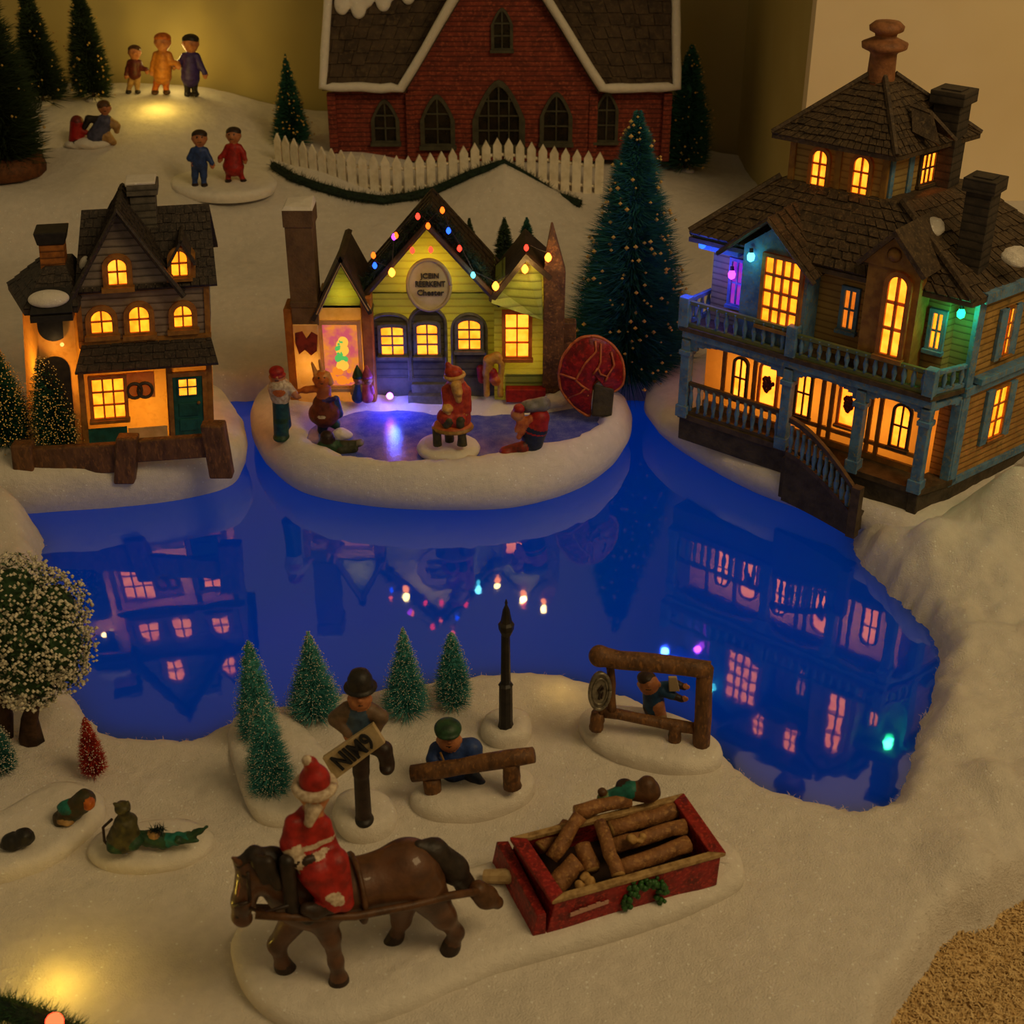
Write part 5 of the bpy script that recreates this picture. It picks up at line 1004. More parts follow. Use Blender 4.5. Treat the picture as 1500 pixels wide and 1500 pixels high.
s.C((952, 1036), (956, 1052), 10, 8, 2, .1).C((964, 1034), (968, 1046), 10, 8, 1, -.1).E((969, 1051), (8, 10, 6), 4, -.3).E((956, 1056), (8, 10, 6), 2, -.2); s.mk('body', [fm('petrol_paint', '#1d4468', '#143050'), SKIN, DKBR, BLACK, TANP], qx, .06)
b = MB(); c = QX.J(988, 1002, -.1)-QX.o; b.hull8([c+V(-.3, -.1, -.5), c+V(.35, -.1, -.5), c+V(.35, .1, -.5), c+V(-.3, .1, -.5)], [c+V(-.4, -.1, .55), c+V(.1, -.1, .55), c+V(.1, .1, .55), c+V(-.4, .1, .55)]); b.build('paper', mat('pale_paper', '#a89270', .6), qx, bevel=.04)
PS(QX, .12).E((947, 993), (14, 14, 9), 0, .2).mk('hair', DKBR, qx, .06)
# ---------------- lantern post
mound('small round snow base under the black lamp post', ell(742, 1075, 34, 22), .8)
TX = Ctx(741, 1066, 1.6); lp = orn('lamp_post', 'thin black lamp post with pointed top at the pond edge', 'lamp post', TX); k = TX.k; hgt = lambda y: TX.J(741, y).z-TX.o.z
b = MB(); b.lathe((0, 0, 0), [(.42, -.2), (.5, .1), (.42, .5), (.40, hgt(1003)-.1), (.46, hgt(1003)), (.3, hgt(1000)), (.26, hgt(930))], 8); b.build('post', BLACK, lp)
b = MB(); b.lathe((.04, 0, 0), [(.26, hgt(931)), (.44, hgt(922)), (.48, hgt(914)), (.34, hgt(911)), (.2, hgt(893)), (.07, hgt(886)), (.09, hgt(883)), (.03, hgt(878))], 8); b.build('lantern_head', BLACK, lp)
lamp('snow_spot', 'POINT', ground(822, 1015)+V(0, 0, 1.4), .004, (1, .6, .12), .8)
# ---------------- dark animal ornaments at the left
mound('low snow base under the dark lumps at the left edge', [(-30, 1225), (20, 1195), (80, 1160), (140, 1170), (150, 1200), (100, 1250), (40, 1280), (-30, 1292)], .6, -.4)
mound('low snow base under the brown deer ornament', ell(222, 1245, 88, 32, -6), .55, -.4)
KX = Ctx(28, 1240, 1.7); o = PS(KX, .15).E((20, 1232), (18, 16, 12), 0).E((36, 1226), (14, 14, 14), 0).E((10, 1236), (10, 12, 6), 0).mk('dark_lump', fm('charcoal_lump', '#26221c', '#181511'), None, .07, .05); o.location = KX.o*S; tag(o, 'dark charcoal lump on the snow at the left edge', 'rock')
DX = Ctx(108, 1200, 1.7); o = PS(DX, .15).C((92, 1200), (124, 1172), 15, 16, 0).E((100, 1182), (16, 14, 9), 1, -.1).E((131, 1177), (8, 10, 9), 2, -.35).C((90, 1206), (76, 1212), 9, 4, 3).E((96, 1204), (12, 8, 5), 4, -.5).mk('duck_ornament', [fm('brown_green_paint', '#3f3218', '#24301c', ns=1), TEALP, ORANGE, OLIVE, TANP], None, .07, .04); o.location = DX.o*S; tag(o, 'green and brown sleeping duck-like lump lying on the snow', 'ornament')
AX = Ctx(185, 1245, 1.6); dr_ = orn('deer_ornament', 'dark olive sitting deer ornament with raised pointed ears', 'ornament', AX)
s = PS(AX, .15); s.C((182, 1226), (184, 1206), 24, 17, 0).C((184, 1206), (182, 1188), 13, 8, 0).E((179, 1183), (11, 13, 7), 0, -.1).C((174, 1182), (167, 1178), 6, 3, 0, -.2).C((185, 1182), (188, 1173), 6, 2, 0, .1).E((172, 1236), (16, 18, 12), 1, -.3).E((196, 1232), (14, 16, 12), 1, -.2).E((175, 1182), (2, 4, 2), 2, -.5, paint=True); s.mk('body', [OLIVE, GREEN, BLACK], dr_, .07, .05)
b = MB(); b.tube([AX.J(164, 1200)-AX.o, AX.J(151, 1212)-AX.o, AX.J(153, 1232)-AX.o, AX.J(165, 1246)-AX.o], .08, 6); b.build('branch', DKBR, dr_)
WX = Ctx(245, 1240, 1.6); wr_ = orn('twig_spray', 'dark green spiky spray of twigs beside the deer ornament', 'twig spray', WX)
s = PS(WX, .12); s.C((200, 1226), (240, 1232), 11, 12, 0).C((240, 1232), (276, 1226), 11, 8, 1).C((276, 1226), (302, 1212), 8, 2, 0).E((226, 1222), (9, 9, 6), 2).C((262, 1230), (290, 1232), 6, 2, 0, -.2); s.mk('leaf', [GREEN, TEALP, TANP], wr_, .065, .07)
b = MB(); bristles(b, [WX.J(222, 1216)-WX.o, WX.J(240, 1214)-WX.o], 160, .5, .03); b.build('needles', M_PINE, wr_)
# ---------------- figures on the rink
PXm = Ctx(412, 640, 3.9); f1 = orn('skater_figurine', 'figurine in red cap and teal trousers standing at the left of the rink', 'figurine', PXm)
s = PS(PXm, .12); s.C((411, 584), (412, 634), 12, 11, 0).C((414, 590), (420, 622), 9, 7, 4, .3).C((409, 566), (411, 582), 15, 13, 1).C((421, 566), (430, 576), 7, 6, 1, -.1).C((430, 576), (434, 581), 5, 4, 3, -.2).hand((436, 581), (1, .3), 3, -.2, 2.6).C((399, 568), (402, 582), 7, 6, 1, -.2).head((406, 552), 11, 3, 6, 0).E((412, 640), (12, 14, 6), 5, -.1).E((409, 574), (9, 20, 6), 2, -.5, paint=True).E((412, 613), (14, 20, 5), 5, 0, paint=True)
s.mk('body', [fm('teal_trousers', '#1f4a48', '#17343a'), WHITE, ORANGE, SKIN, BLUE, GREEN, BLACK], f1, .08)
PS(PXm, .1).E((405, 544), (11, 11, 8), 0).E((407, 549), (12, 12, 3), 0).mk('cap', RED, f1, .08)
BXm = Ctx(478, 628, 3.5); f2 = orn('skater_figurine', 'figurine in brown coat and rabbit-eared orange hood reaching left on the rink', 'figurine', BXm)
s = PS(BXm, .15); s.C((475, 606), (474, 592), 20, 16, 0).C((474, 590), (475, 570), 11, 10, 1).E((462, 606), (10, 12, 14), 0).E((488, 604), (10, 12, 13), 0).C((472, 568), (448, 571), 6, 5, 2).C((448, 571), (438, 573), 5, 3, 2).hand((436, 574), (-1, .3), 3, 0, 2.6).head((471, 556), 12, 2, 5, 0).C((474, 618), (472, 630), 9, 7, 4).C((484, 616), (492, 622), 9, 7, 6, .1).C((492, 584), (496, 606), 5, 7, 7, .2).C((474, 588), (490, 584), 4, 3, 8, -.5); s.E((472, 609), (7, 10, 3), 9, -.75, paint=True)
s.mk('body', [fm('rust_brown_paint', '#6a2f1a', '#4c2012'), fm('copper_paint', '#9a5230'), ORANGE, SKIN, NAVY, BLACK, GREEN, BLUE, PURPLE, WHITE], f2, .08)
PS(BXm, .08).C((463, 548), (457, 532), 4, 2, 0, .1).C((472, 546), (468, 528), 3.5, 2, 0, .1).E((471, 549), (12, 12, 6), 0, .15).C((480, 548), (484, 560), 4, 5, 0).mk('eared_hood', fm('cream_orange_paint', '#d0914a', '#b87430'), f2, .08)
for x, c, h, lb, cc in ((524, BLUE, GREEN, 'small child figurine in blue with dark green pointed hat by the house wall', TANP), (538, PINK, PINK, 'small child figurine in pink beside the one in the green hat', PINK)):
    X = Ctx(x, 586, 4.2); f = orn('child_figurine', lb, 'figurine', X); s = PS(X, .1); s.C((x, 582), (x, 566), 9, 6, 0).head((x+1, 556), 7, 1, 2).C((x-6, 566), (x-8, 576), 3, 3, 3, -.1).C((x+6, 566), (x+8, 575), 3, 3, 3, -.1); s.mk('body', [c, SKIN, BLACK, cc], f, .08)
    b = MB(); q = X.J(x, 551)-X.o; b.lathe(q, [(.48, -.1), (.42, .15), (.25, .6), (.06, 1.0)], 10); b.build('pointed_hat', h, f, smooth=True)
GXm = Ctx(495, 656, 3.3)
f3 = orn('fallen_skater_figurine', 'dark green figurine fallen on the ice at the left front of the rink', 'figurine', GXm)
s = PS(GXm, .15); s.C((478, 654), (504, 658), 13, 12, 0).head((480, 642), 10, 1, None, -.1).C((504, 652), (526, 650), 8, 5, 2).C((498, 660), (520, 658), 7, 5, 2, -.4).C((472, 654), (464, 656), 7, 5, 0, -.3).E((528, 648), (6, 9, 4), 3); s.mk('body', [GREEN, DKBR, fm('dark_olive_cloth', '#3a3a24', '#26281a'), GREYP], f3, .08, .03)
PS(GXm, .1).E((479, 638), (10, 10, 7), 0, -.1).mk('cap', DKBR, f3, .08)
s = Sculpt(.15).e((0, 0, .25), (.75, .6, .5)).e((.4, .1, .1), (.5, .4, .35)); o = s.build('snow_lump', M_SNOW, None, .08, rough=.06); o.location = at_z(500, 640, 3.15)*S; tag(o, 'grey snow lump on the ice behind the fallen skater', 'snow lump')
# bearded man in red on a round stool
SXm = Ctx(657, 660, 3.15)
o_ = [at_z(x, y, 3.15)[:2] for x, y in ell(657, 662, 41, 17)]; pad('snow_mound', 'oval snow base on the ice under the round stool', o_, 3.05, 4.0, .3, 60, soft=.08)
ST = Ctx(660, 655, 4.0); st = orn('stool', 'round wooden stool on the ice with the seated red figure', 'stool', ST)
PS(ST, .12).E((663, 625), (31, 26, 6), 0).E((663, 621), (28, 23, 4), 1).mk('seat', [fm('gilt_wood', '#a87c34', '#7c5a20'), GOLD], st, .08)
for x, w in ((640, -.5), (676, -.6), (658, 1.0)): fbeam('leg', ST.J(x, 628, w), ST.J(x+1, 652, w), .38, OLIVE, st, ST.o, 9, wob=.02)
SP = Ctx(660, 655, 4.0); f4 = thing('seated_figurine', 'white-bearded figure in a red robe sitting on the round stool on the ice', 'figurine', SP.J(664, 621)); SP.o = SP.J(664, 621)
s = PS(SP, .15); s.C((668, 612), (668, 570), 22, 17, 0, .2).C((652, 610), (674, 614), 12, 12, 0, -.5).C((654, 572), (656, 596), 8, 7, 0, 0, -.5).C((682, 572), (684, 600), 8, 7, 0, 0, -.4).head((667, 556), 11, 1, 4, 0).C((668, 564), (672, 586), 8, 4, 2, -.65, -.75).E((655, 598), (8, 9, 6), 2, -.8).E((672, 575), (6, 8, 5), 2, -.8).hand((656, 601), (.2, 1), 2, -.9, 3).hand((682, 603), (-.3, 1), 2, -.6, 3).C((658, 616), (654, 622), 7, 6, 3, -.9).C((674, 616), (674, 622), 7, 6, 3, -.9)
s.mk('body', [fm('red_robe', '#b03a1c', '#8c2412', ns=3), SKIN, fm('gilt_fur', '#d0a050', '#b88434', ns=4), OLIVE, BLACK], f4, .075, .02)
PS(SP, .1).E((664, 545), (13, 12, 9), 0).C((660, 542), (656, 534), 8, 4, 0).mk('hat', MATS['red_robe'], f4, .08)
b = MB(); c = SP.J(666, 550)-SP.o; b.tube([c+V(.72*math.cos(a), .66*math.sin(a), .1*math.cos(a)) for a in np.linspace(0, 2*PI, 17)], .17, 7); b.build('hat_trim', MATS['gilt_fur'], f4, smooth=True)
# bench and arch by the wall
bx0 = at_z(770, 583, 4.0); bn = thing('bench', 'red bench box against the right wing of the green house', 'bench', bx0); k = cmpx(bx0)
b = MB(); b.ext(-1.7, 1.7, -.5, .5, -.2, 1.0); b.build('seat', RED, bn, bevel=.08); b = MB(); b.ext(-1.7, 1.7, .35, .55, 1.0, 2.1); b.build('backrest', RED, bn, bevel=.06)
AXm = Ctx(722, 582, 4.0); f5 = orn('bent_figurine', 'golden arched figure bending beside the red bench by the house', 'figurine', AXm)
s = PS(AXm, .12); s.C((713, 578), (713, 548), 4.5, 5, 0).C((713, 548), (716, 528), 6, 8, 0).C((716, 528), (728, 523), 8, 8, 0).C((728, 523), (735, 532), 7, 5, 0, -.1).C((735, 532), (733, 562), 4.5, 4, 0, -.2).C((733, 562), (733, 578), 4, 4.5, 0, -.2).head((726, 557), 8, 2, None, -.2).C((722, 545), (724, 552), 6, 7, 1, -.1).C((704, 540), (706, 556), 6, 6, 1, .5); s.mk('body', [YEL, RED, ORANGE], f5, .075, .02)
# leaning figure in blue at the right of the ice
LXm = Ctx(778, 664, 3.4); f6 = orn('leaning_figurine', 'figurine in blue trousers and red jacket bending forward at the right front of the ice', 'figurine', LXm)
s = PS(LXm, .15); s.C((776, 662), (784, 628), 15, 18, 0, .2).C((784, 628), (790, 612), 18, 15, 1, .2).E((758, 607), (10, 11, 9), 2, -.1).E((761, 598), (9, 10, 6), 1, -.1).C((776, 614), (762, 618), 6, 5, 3, -.2).C((762, 618), (758, 626), 5, 4, 3, -.3).hand((757, 628), (-.3, 1), 2, -.3, 2.6).C((770, 620), (760, 640), 5, 4, 3, -.3).C((766, 655), (748, 660), 9, 9, 4, -.4).E((741, 662), (10, 11, 8), 4, -.5); s.E((754, 605), (2, 4, 2), 5, -.75, paint=True)
s.mk('body', [NAVY, RED, SKIN, GOLD, fm('red_shoe', '#8c2a1a', '#3a1610', ns=1.5), BLACK], f6, .08)
PS(LXm, .1).C((770, 596), (796, 592), 9, 11, 0, .2).E((778, 594), (12, 13, 8), 0, .1).mk('hood', GREYP, f6, .08)
s = Sculpt(.2).e((0, 0, .3), (1.3, .8, .6)).e((1.3, .3, .7), (1.0, .6, .5)); o = s.build('snow_lump', M_SNOW, None, .09, rough=.06); o.location = at_z(808, 592, 3.6)*S; tag(o, 'snow heap at the right back of the ice, behind the leaning figure', 'snow lump')
# red round fan on a grey stump
NX = Ctx(884, 612, 3.4, 0); fan = thing('round_fan', 'large red round shell-like fan with pale veins standing at the right of the rink', 'fan', NX.J(866, 550, -.1)); NX2 = NX; fo = NX.J(866, 550, -.1)
ol = [(865, 492), (880, 494), (898, 506), (910, 524), (914, 545), (911, 563), (900, 572), (890, 571), (884, 560), (876, 556), (868, 566), (864, 590), (863, 608), (848, 600), (832, 585), (821, 566), (819, 545), (824, 524), (836, 506), (850, 495)]
pl = [NX.J(x, y, -.1)-fo for x, y in ol]; c = NX.J(868, 540, -.1)-fo; b = MB(); n = len(pl); vs = []
sp = spline([(p.x, p.z) for p in pl], 80)
for rg, dy in ((1.0, .28), (1.0, -.12), (.93, -.3), (.6, -.62), (.25, -.75)): vs += [(c.x+(x-c.x)*rg, dy-.05*math.sin(12*math.atan2(z-c.z, x-c.x))*rg, c.z+(z-c.z)*rg) for x, z in sp]
vs += [(c.x, -.8, c.z), (c.x, .3, c.z)]; b.add(vs, [(i*80+k, (i+1)*80+k, (i+1)*80+(k+1) % 80, i*80+(k+1) % 80) for i in range(4) for k in range(80)]+[(320+k, 400, 320+(k+1) % 80) for k in range(80)]+[(k, (k+1) % 80, 401) for k in range(80)]); b.build('fan_disc', mat('red_lacquer', '#8c1410', .4, '#5c0c0a', ns=1.1, bump=.3, col3='#a82018'), fan, smooth=True)
b = MB()
for ln in ([(872, 496), (873, 510), (857, 526), (846, 545), (843, 552), (852, 560), (862, 566)], [(820, 545), (843, 550)], [(880, 500), (879, 525), (875, 533), (879, 542), (889, 546), (899, 530), (895, 512)], [(875, 533), (868, 542)], [(889, 546), (886, 553)], [(831, 582), (850, 571), (858, 562)], [(862, 574), (846, 588)]):
    pts = []
    for x, y in ln:
        p = NX.J(x, y, -.1)-fo; d = math.hypot(p.x-c.x, p.z-c.z); pts.append(V(p.x, -.88+.42*(d/2.5)**2, p.z))
    b.tube(pts, .09, 6)
b.tube([V(x, -.1, z) for x, z in list(sp)+[sp[0]]], .13, 6); b.build('veins', GOLD, fan, smooth=True)
b = MB(); p = lambda x, y, w: NX.J(x, y, w)-NX.o; b.hull8([p(866, 610, -.7), p(896, 610, -.7), p(896, 610, .5), p(866, 610, .5)], [p(870, 562, -.7), p(900, 570, -.7), p(900, 570, .5), p(870, 562, .5)])
o = b.build('stump', mat('grey_stump', '#4a4230', .75, '#363024', ns=1, bump=.9, bs=2.5), None, bevel=.15); o.location = NX.o*S; tag(o, 'grey square stump holding the red round fan', 'stump')
vb = at_z(571, 580, 4.4); t = thing('fairy_bulb', 'bright violet fairy light on the snow before the green house', 'fairy light', vb); b = MB(); b.ball((0, 0, 0), .3); b.build('bulb', glow('bulb_violet_bright', (3, .6, 4), 1.5), t, smooth=True); b = MB(); b.cyl((0, .1, 0), (0, .5, -.1), .15, .15, 8); b.build('socket', BLACK, t)
lamp('fairy_bulb_light', 'POINT', vb+V(.3, -.9, .6), .06, (.05, .12, 1), .35); lamp('fairy_bulb_light', 'POINT', vb+V(-.1, -.5, .3), .004, (.8, .1, 1), .3)
# ================================================================== trees
M_N1 = mat('needle_green', '#2c5c46', .8, '#1f4a38', ns=1.5); M_N2 = mat('needle_teal', '#52a09a', .8, '#347c7c', ns=1.2); M_N2B = mat('needle_deep_teal', '#2c746e', .8, '#1a5254', ns=.7); M_N3 = mat('needle_dark_olive', '#324422', .85, '#22301a', ns=1.2)
M_NR = mat('needle_red', '#b83a28', .8, '#8a2418', ns=2); M_NB = mat('needle_aqua', '#3d7a72', .8, '#2c5c58', ns=2)
M_FR = mat('frost_tip', '#cfc6b4', .6); M_FRG = mat('gold_fleck', '#d8b060', .35, metal=.3); M_STEM = mat('tree_stem', '#4a3420', .8, '#33241a', ns=2); M_TB = mat('tree_base_wood', '#6a3f20', .7, '#4c2c14', ns=2, bump=.4)
def brush_tree(label, base, h, r, n, m=M_N1, fr=.35, frm=M_FR, w=.045, prof=None, tilt=0., name='bottle_brush_tree', group=None, bl=.16, seed=0, base_r=None, base_h=.35, base_m=None, flecks=0, up=.35, fs=.075):
    rg = np.random.default_rng(seed+int(abs(base[0]*100))); t = thing(name, label, 'tree', base, 0, group)
    b = MB(); b.tube([(0, 0, 0), (0, 0, h*.2), (0, 0, h*.97)], [.09+h*.008, .08+h*.006, .04], 7); b.build('trunk', M_STEM, t, smooth=True)
    br = base_r or r*.32; b = MB(); b.lathe((0, 0, -.15), [(br*.9, 0), (br, .12), (br*.9, base_h), (br*.3, base_h+.12)], 14); b.build('tree_base', base_m or M_SNOW, t, smooth=True)
    prof = prof or (lambda q: (1-q)**.85); z0 = h*.07+base_h*.3
    q = np.sqrt(rg.random(n)) if True else None; q = 1-np.sqrt(1-rg.random(n)*.9995); q[:n//12] = .75+.24*rg.random(n//12); z = z0+(h-z0)*q; R = r*np.array([prof(x) for x in q])*(1+rg.normal(0, .07, n))
    R *= 1+.10*np.sin(z*2*PI/(h*.11)+np.arctan2(1, 1))
    a = rg.random(n)*2*PI; d = np.stack([np.cos(a), np.sin(a), np.full(n, up)+rg.normal(0, .25, n)], 1); d /= np.linalg.norm(d, axis=1)[:, None]
    R = np.maximum(R, r*.06); root = np.stack([0*z, 0*z, z-R*up*.6], 1); p0 = root+d*(R*.45)[:, None]; p1 = root+d*(R*1.06)[:, None]
    s_ = np.cross(d, rg.normal(0, 1, (n, 3))); s_ /= np.linalg.norm(s_, axis=1)[:, None]; u_ = np.cross(d, s_); s_ *= w; u_ *= w
    vs = np.stack([p0+s_, p0-s_*.5+u_*.87, p0-s_*.5-u_*.87, p1], 1).reshape(-1, 3); b = MB(); b.v = [tuple(x) for x in vs]
    b.f = [f for i in range(n) for f in ((4*i, 4*i+1, 4*i+3), (4*i+1, 4*i+2, 4*i+3), (4*i+2, 4*i, 4*i+3))]; b.m = [0]*len(b.f)
    b.lathe((0, 0, 0), [(r*.42*prof(x)+.01, z0+(h-z0)*x) for x in np.linspace(0, .97, 12)], 12, 0)
    f = b.build('foliage', m, t)
    if fr or flecks:
        b = MB(); k = np.nonzero(rg.random(n) < fr)[0]
        def octa(p, s):
            o = [p+np.array(v)*s for v in ((1, 0, 0), (-1, 0, 0), (0, 1, 0), (0, -1, 0), (0, 0, 1), (0, 0, -1))]
            b.add(o, [(0, 2, 4), (2, 1, 4), (1, 3, 4), (3, 0, 4), (2, 0, 5), (1, 2, 5), (3, 1, 5), (0, 3, 5)], 0)
        for i in k: octa(p1[i]*.995+p0[i]*.005, fs*rg.uniform(.5, 1.15))
        if fr: tag(b.build('frost', frm, f), kind='stuff')
    if flecks:
        b = MB()
        for i in rg.choice(n, flecks, replace=False):
            s = rg.uniform(.06, .13)*(1+h*.03); p = p1[i]*.97+p0[i]*.03; o = [p+np.array(v)*s for v in ((1, 0, 0), (-1, 0, 0), (0, 1, 0), (0, -1, 0), (0, 0, 1), (0, 0, -1))]; b.add(o, [(0, 2, 4), (2, 1, 4), (1, 3, 4), (3, 0, 4), (2, 0, 5), (1, 2, 5), (3, 1, 5), (0, 3, 5)], 0)
        tag(b.build('glint_flecks', M_FRG, f), kind='stuff')  # warm glints on the needles, put in as gold-coloured flecks
    return t
def tree_px(label, bx, by, ty, hw, n, **k):
    z = k.pop('z', None); g = ground(bx, by) if z is None else at_z(bx, by, z); h = at_y(bx, ty, g[1]).z-g.z; return brush_tree(label, g, h, hw*cmpx(g), n, **k)
RND = lambda q: (1-q)**.62*(1-.25*(1-q)**6)
# by the pond in front: five teal ones with frosted tips
mound('snow base under the two left teal trees at the pond edge', [(345, 1120), (340, 1080), (360, 1055), (420, 1060), (480, 1120), (470, 1175), (430, 1205), (375, 1195)], .5)
G5 = 'frosted teal trees by the pond'
for a in (('narrow frosted teal tree at the pond edge, leftmost of the front trees', 381, 1092, 937, 38, 3000, RND), ('frosted teal tree standing nearest, just left of the rider', 399, 1172, 1022, 43, 3400, RND), ('broad frosted teal tree between the narrow tree and the bowler-hat boy', 462, 1050, 924, 43, 3400, None),
          ('frosted teal tree just right of the bowler-hat boy at the pond edge', 596, 1045, 918, 38, 3200, None), ('short blue-teal frosted tree between the tall tree and the lamp post', 664, 1035, 926, 34, 2800, RND)):
    brush = tree_px(*a[:6], prof=a[6], m=M_N2, fr=.42, w=.032, fs=.036, group=None)
tree_px('small rust red bristle tree on the snow left of the pond', 140, 1137, 1050, 24, 2200, m=M_NR, fr=.25, w=.035, fs=.04, prof=RND)
tree_px('small aqua bristle tree at the left edge under the flocked tree', 5, 1130, 1055, 28, 2200, m=M_NB, fr=.4, w=.035, fs=.045, prof=RND)
# beside the left house
tree_px('green frosted tree at the left edge before the tower, leftmost of the pair', 12, 650, 497, 48, 4200, m=M_N1, fr=.35, frm=M_FRG, w=.05, fs=.07, z=4.4, prof=RND)
tree_px('green frosted tree right before the amber tower doorway', 88, 652, 510, 42, 4200, m=M_N1, fr=.35, frm=M_FRG, w=.05, fs=.07, z=4.4, prof=RND)
# behind
big = tree_px('tall dark teal tree between the green house and the mansion', 918, 556, 158, 97, 15000, m=M_N2B, fr=.0, w=.06, flecks=260, up=.25, prof=lambda q: (1-q)**.8*(1-.1*(1-q)**8)+.03, base_h=.5)
tree_px('dark tree at the left edge with brown foot, biggest of the back left trees', 10, 252, -60, 78, 6500, m=M_N3, fr=0, w=.09, flecks=60, prof=RND, base_m=M_TB, base_h=2.0, base_r=4.5)
tree_px('thin dark tree half hidden behind the big left edge tree', 64, 152, -45, 42, 4000, m=M_N3, fr=0, w=.09, flecks=40)
tree_px('dark green tree beside the three walking figures at the back wall', 137, 146, -22, 37, 4500, m=M_N3, fr=0, w=.08, flecks=70, prof=RND)
tree_px('small green tree left of the brick church behind the fence', 428, 212, 78, 30, 3600, m=M_N1, fr=.03, frm=M_FRG, w=.08, fs=.14, flecks=40)
tree_px('dark green tree at the right end of the brick church', 1003, 250, 64, 44, 4600, m=M_N1, fr=.02, frm=M_FRG, w=.08, fs=.14, flecks=40, prof=RND)
for x, w, ty in ((689, 17, 318), (739, 22, 317), (771, 26, 317)):
    g = at_y(x, 425, 121.5 if x < 730 else 123 if x < 760 else 125.5); g.z = tz(g[0], g[1]); h = at_y(x, ty, g[1]).z-g.z
    brush_tree({689: 'slim dark tree behind the green house, next to its main gable', 739: 'dark tree behind the green house, middle one of its back trees', 771: 'dark bluish tree behind the right wing of the green house'}[x], g, h, 2.2 if x == 689 else 2.6, 4200, m=M_N3 if x != 771 else M_N1, fr=0, w=.07, prof=lambda q: (1-q)**.7)
# flocked leafy tree at the left
fg_ = ground(45, 1085); ft = thing('flocked_tree', 'round leafy tree covered in white flocking at the left by the pond', 'tree', fg_)
for p in ([(46, 1084), (44, 1055), (52, 1020), (62, 985)], [(2, 1075), (8, 1050), (2, 1015), (-4, 985)]):
    b = MB(); b.tube([at_y(x, y, fg_[1])-fg_ for x, y in p], [.75, .5, .34, .25], 8, 0, None, .12); b.build('trunk', mat('tree_bark', '#4c3320', .8, '#33200f', ns=2, bump=.8, bs=3), ft, smooth=True)
    b = MB()
    for q in range(7): a = random.uniform(0, 6.28); e = at_y(p[3][0]+60*math.cos(a), p[3][1]-30+50*math.sin(a), fg_[1]+random.uniform(-2, 2))-fg_; b.tube([at_y(*p[2], fg_[1])-fg_, e], [.16, .06], 5)
    b.build('branches', M_STEM, ft)
cc = [(at_y(x, y, fg_[1]+w)-fg_, r*cmpx(fg_)) for x, y, w, r in ((40, 925, 0, 78), (85, 945, -.6, 52), (20, 870, .4, 58), (75, 890, .6, 52), (-20, 900, 0, 70), (40, 985, -1, 52), (90, 975, .5, 38), (10, 980, 0, 50), (62, 1005, -.8, 26))]
lb, wb = MB(), MB(); rg = np.random.default_rng(5)
tot = sum(r*r for _, r in cc)
for c, r in cc:
    for _ in range(int(11000*r*r/tot)):
        d = rg.normal(0, 1, 3); d /= np.linalg.norm(d); p = np.array(c)+d*r*rg.uniform(.72, 1.03)
        if any(np.linalg.norm(p-np.array(c2)) < r2*.7 for c2, r2 in cc): continue
        e = np.cross(d, rg.normal(0, 1, 3)); e /= np.linalg.norm(e); f = np.cross(d, e)+d*rg.uniform(-.6, .6); s = rg.uniform(.10, .18)
        if rg.random() < .50: lb.add([p-e*s*.5, p-f*s, p+e*s*.5, p+f*s*1.2], [(0, 1, 2, 3)])
        else:
            s *= .85; p = p+d*.14; o = [p+np.array(v)*s*rg.uniform(.7, 1.2) for v in ((1, 0, 0), (-1, 0, 0), (0, 1, 0), (0, -1, 0), (0, 0, 1), (0, 0, -1))]; wb.add(o, [(0, 2, 4), (2, 1, 4), (1, 3, 4), (3, 0, 4), (2, 0, 5), (1, 2, 5), (3, 1, 5), (0, 3, 5)])
    lb.ball(c, r*.62, 0, 12, 9)
lv = tag(lb.build('leaves', mat('flocked_leaf_green', '#2c4a28', .75, '#1c3218', ns=2), ft), kind='stuff'); tag(wb.build('flocking', mat('flocking_white', '#d8d0ba', .8, '#b8b09a', ns=3), lv), kind='stuff')
# ================================================================== church, fence, garland
YC = 166.; co_ = at_y(728, 222, YC); chh = thing('brick_church', 'dark red brick church with snow-edged brown roofs and pointed windows at the back', 'church', (co_[0], YC, co_[2]-1)); CO = V(co_[0], YC, co_[2]-1)
M_RBR = mat('red_brick', '#803322', .75, '#642619', ns=.9, bump=.8, boards=.55, col3='#9a4830'); M_RFC = mat('mossy_brown_shingle', '#4a3a2a', .8, '#35281c', ns=.6, bump=.6, col3='#54442f'); M_CWIN = mat('grey_green_stone', '#4e4a38', .7, '#3d392b', ns=1.2); M_DGL = mat('dark_glass', '#1a1712', .25, '#2a2218', ns=1)
c3 = lambda px, py, w=0.: at_y(px, py, YC+w)-CO
ex0, ex1 = c3(478, 120).x, c3(985, 104).x; ez_ = c3(540, 122).z; zr = ez_+15
gx0, gx1, gxm = c3(597, 112).x, c3(873, 108).x, c3(733, 60).x; gz = ez_+(gx1-gx0)/2*1.55
b = MB(); b.prism([(ex0+.6, 0), (ex1-.3, 0), (ex1-.3, 13), (ex0+.6, 13)], 0, ez_+.2); b.mprism(lambda a, b_, c: (a, .0-c, b_), [(gx0, 0), (gx1, 0), (gx1, ez_), (gxm, gz), (gx0, ez_)], -7, .45)
b.mprism(lambda a, b_, c: (ex0+.6+c, a, b_), [(0, ez_), (13, ez_), (6.5, zr-.6)], 0, .3); b.build('brick_wall', M_RBR, chh)
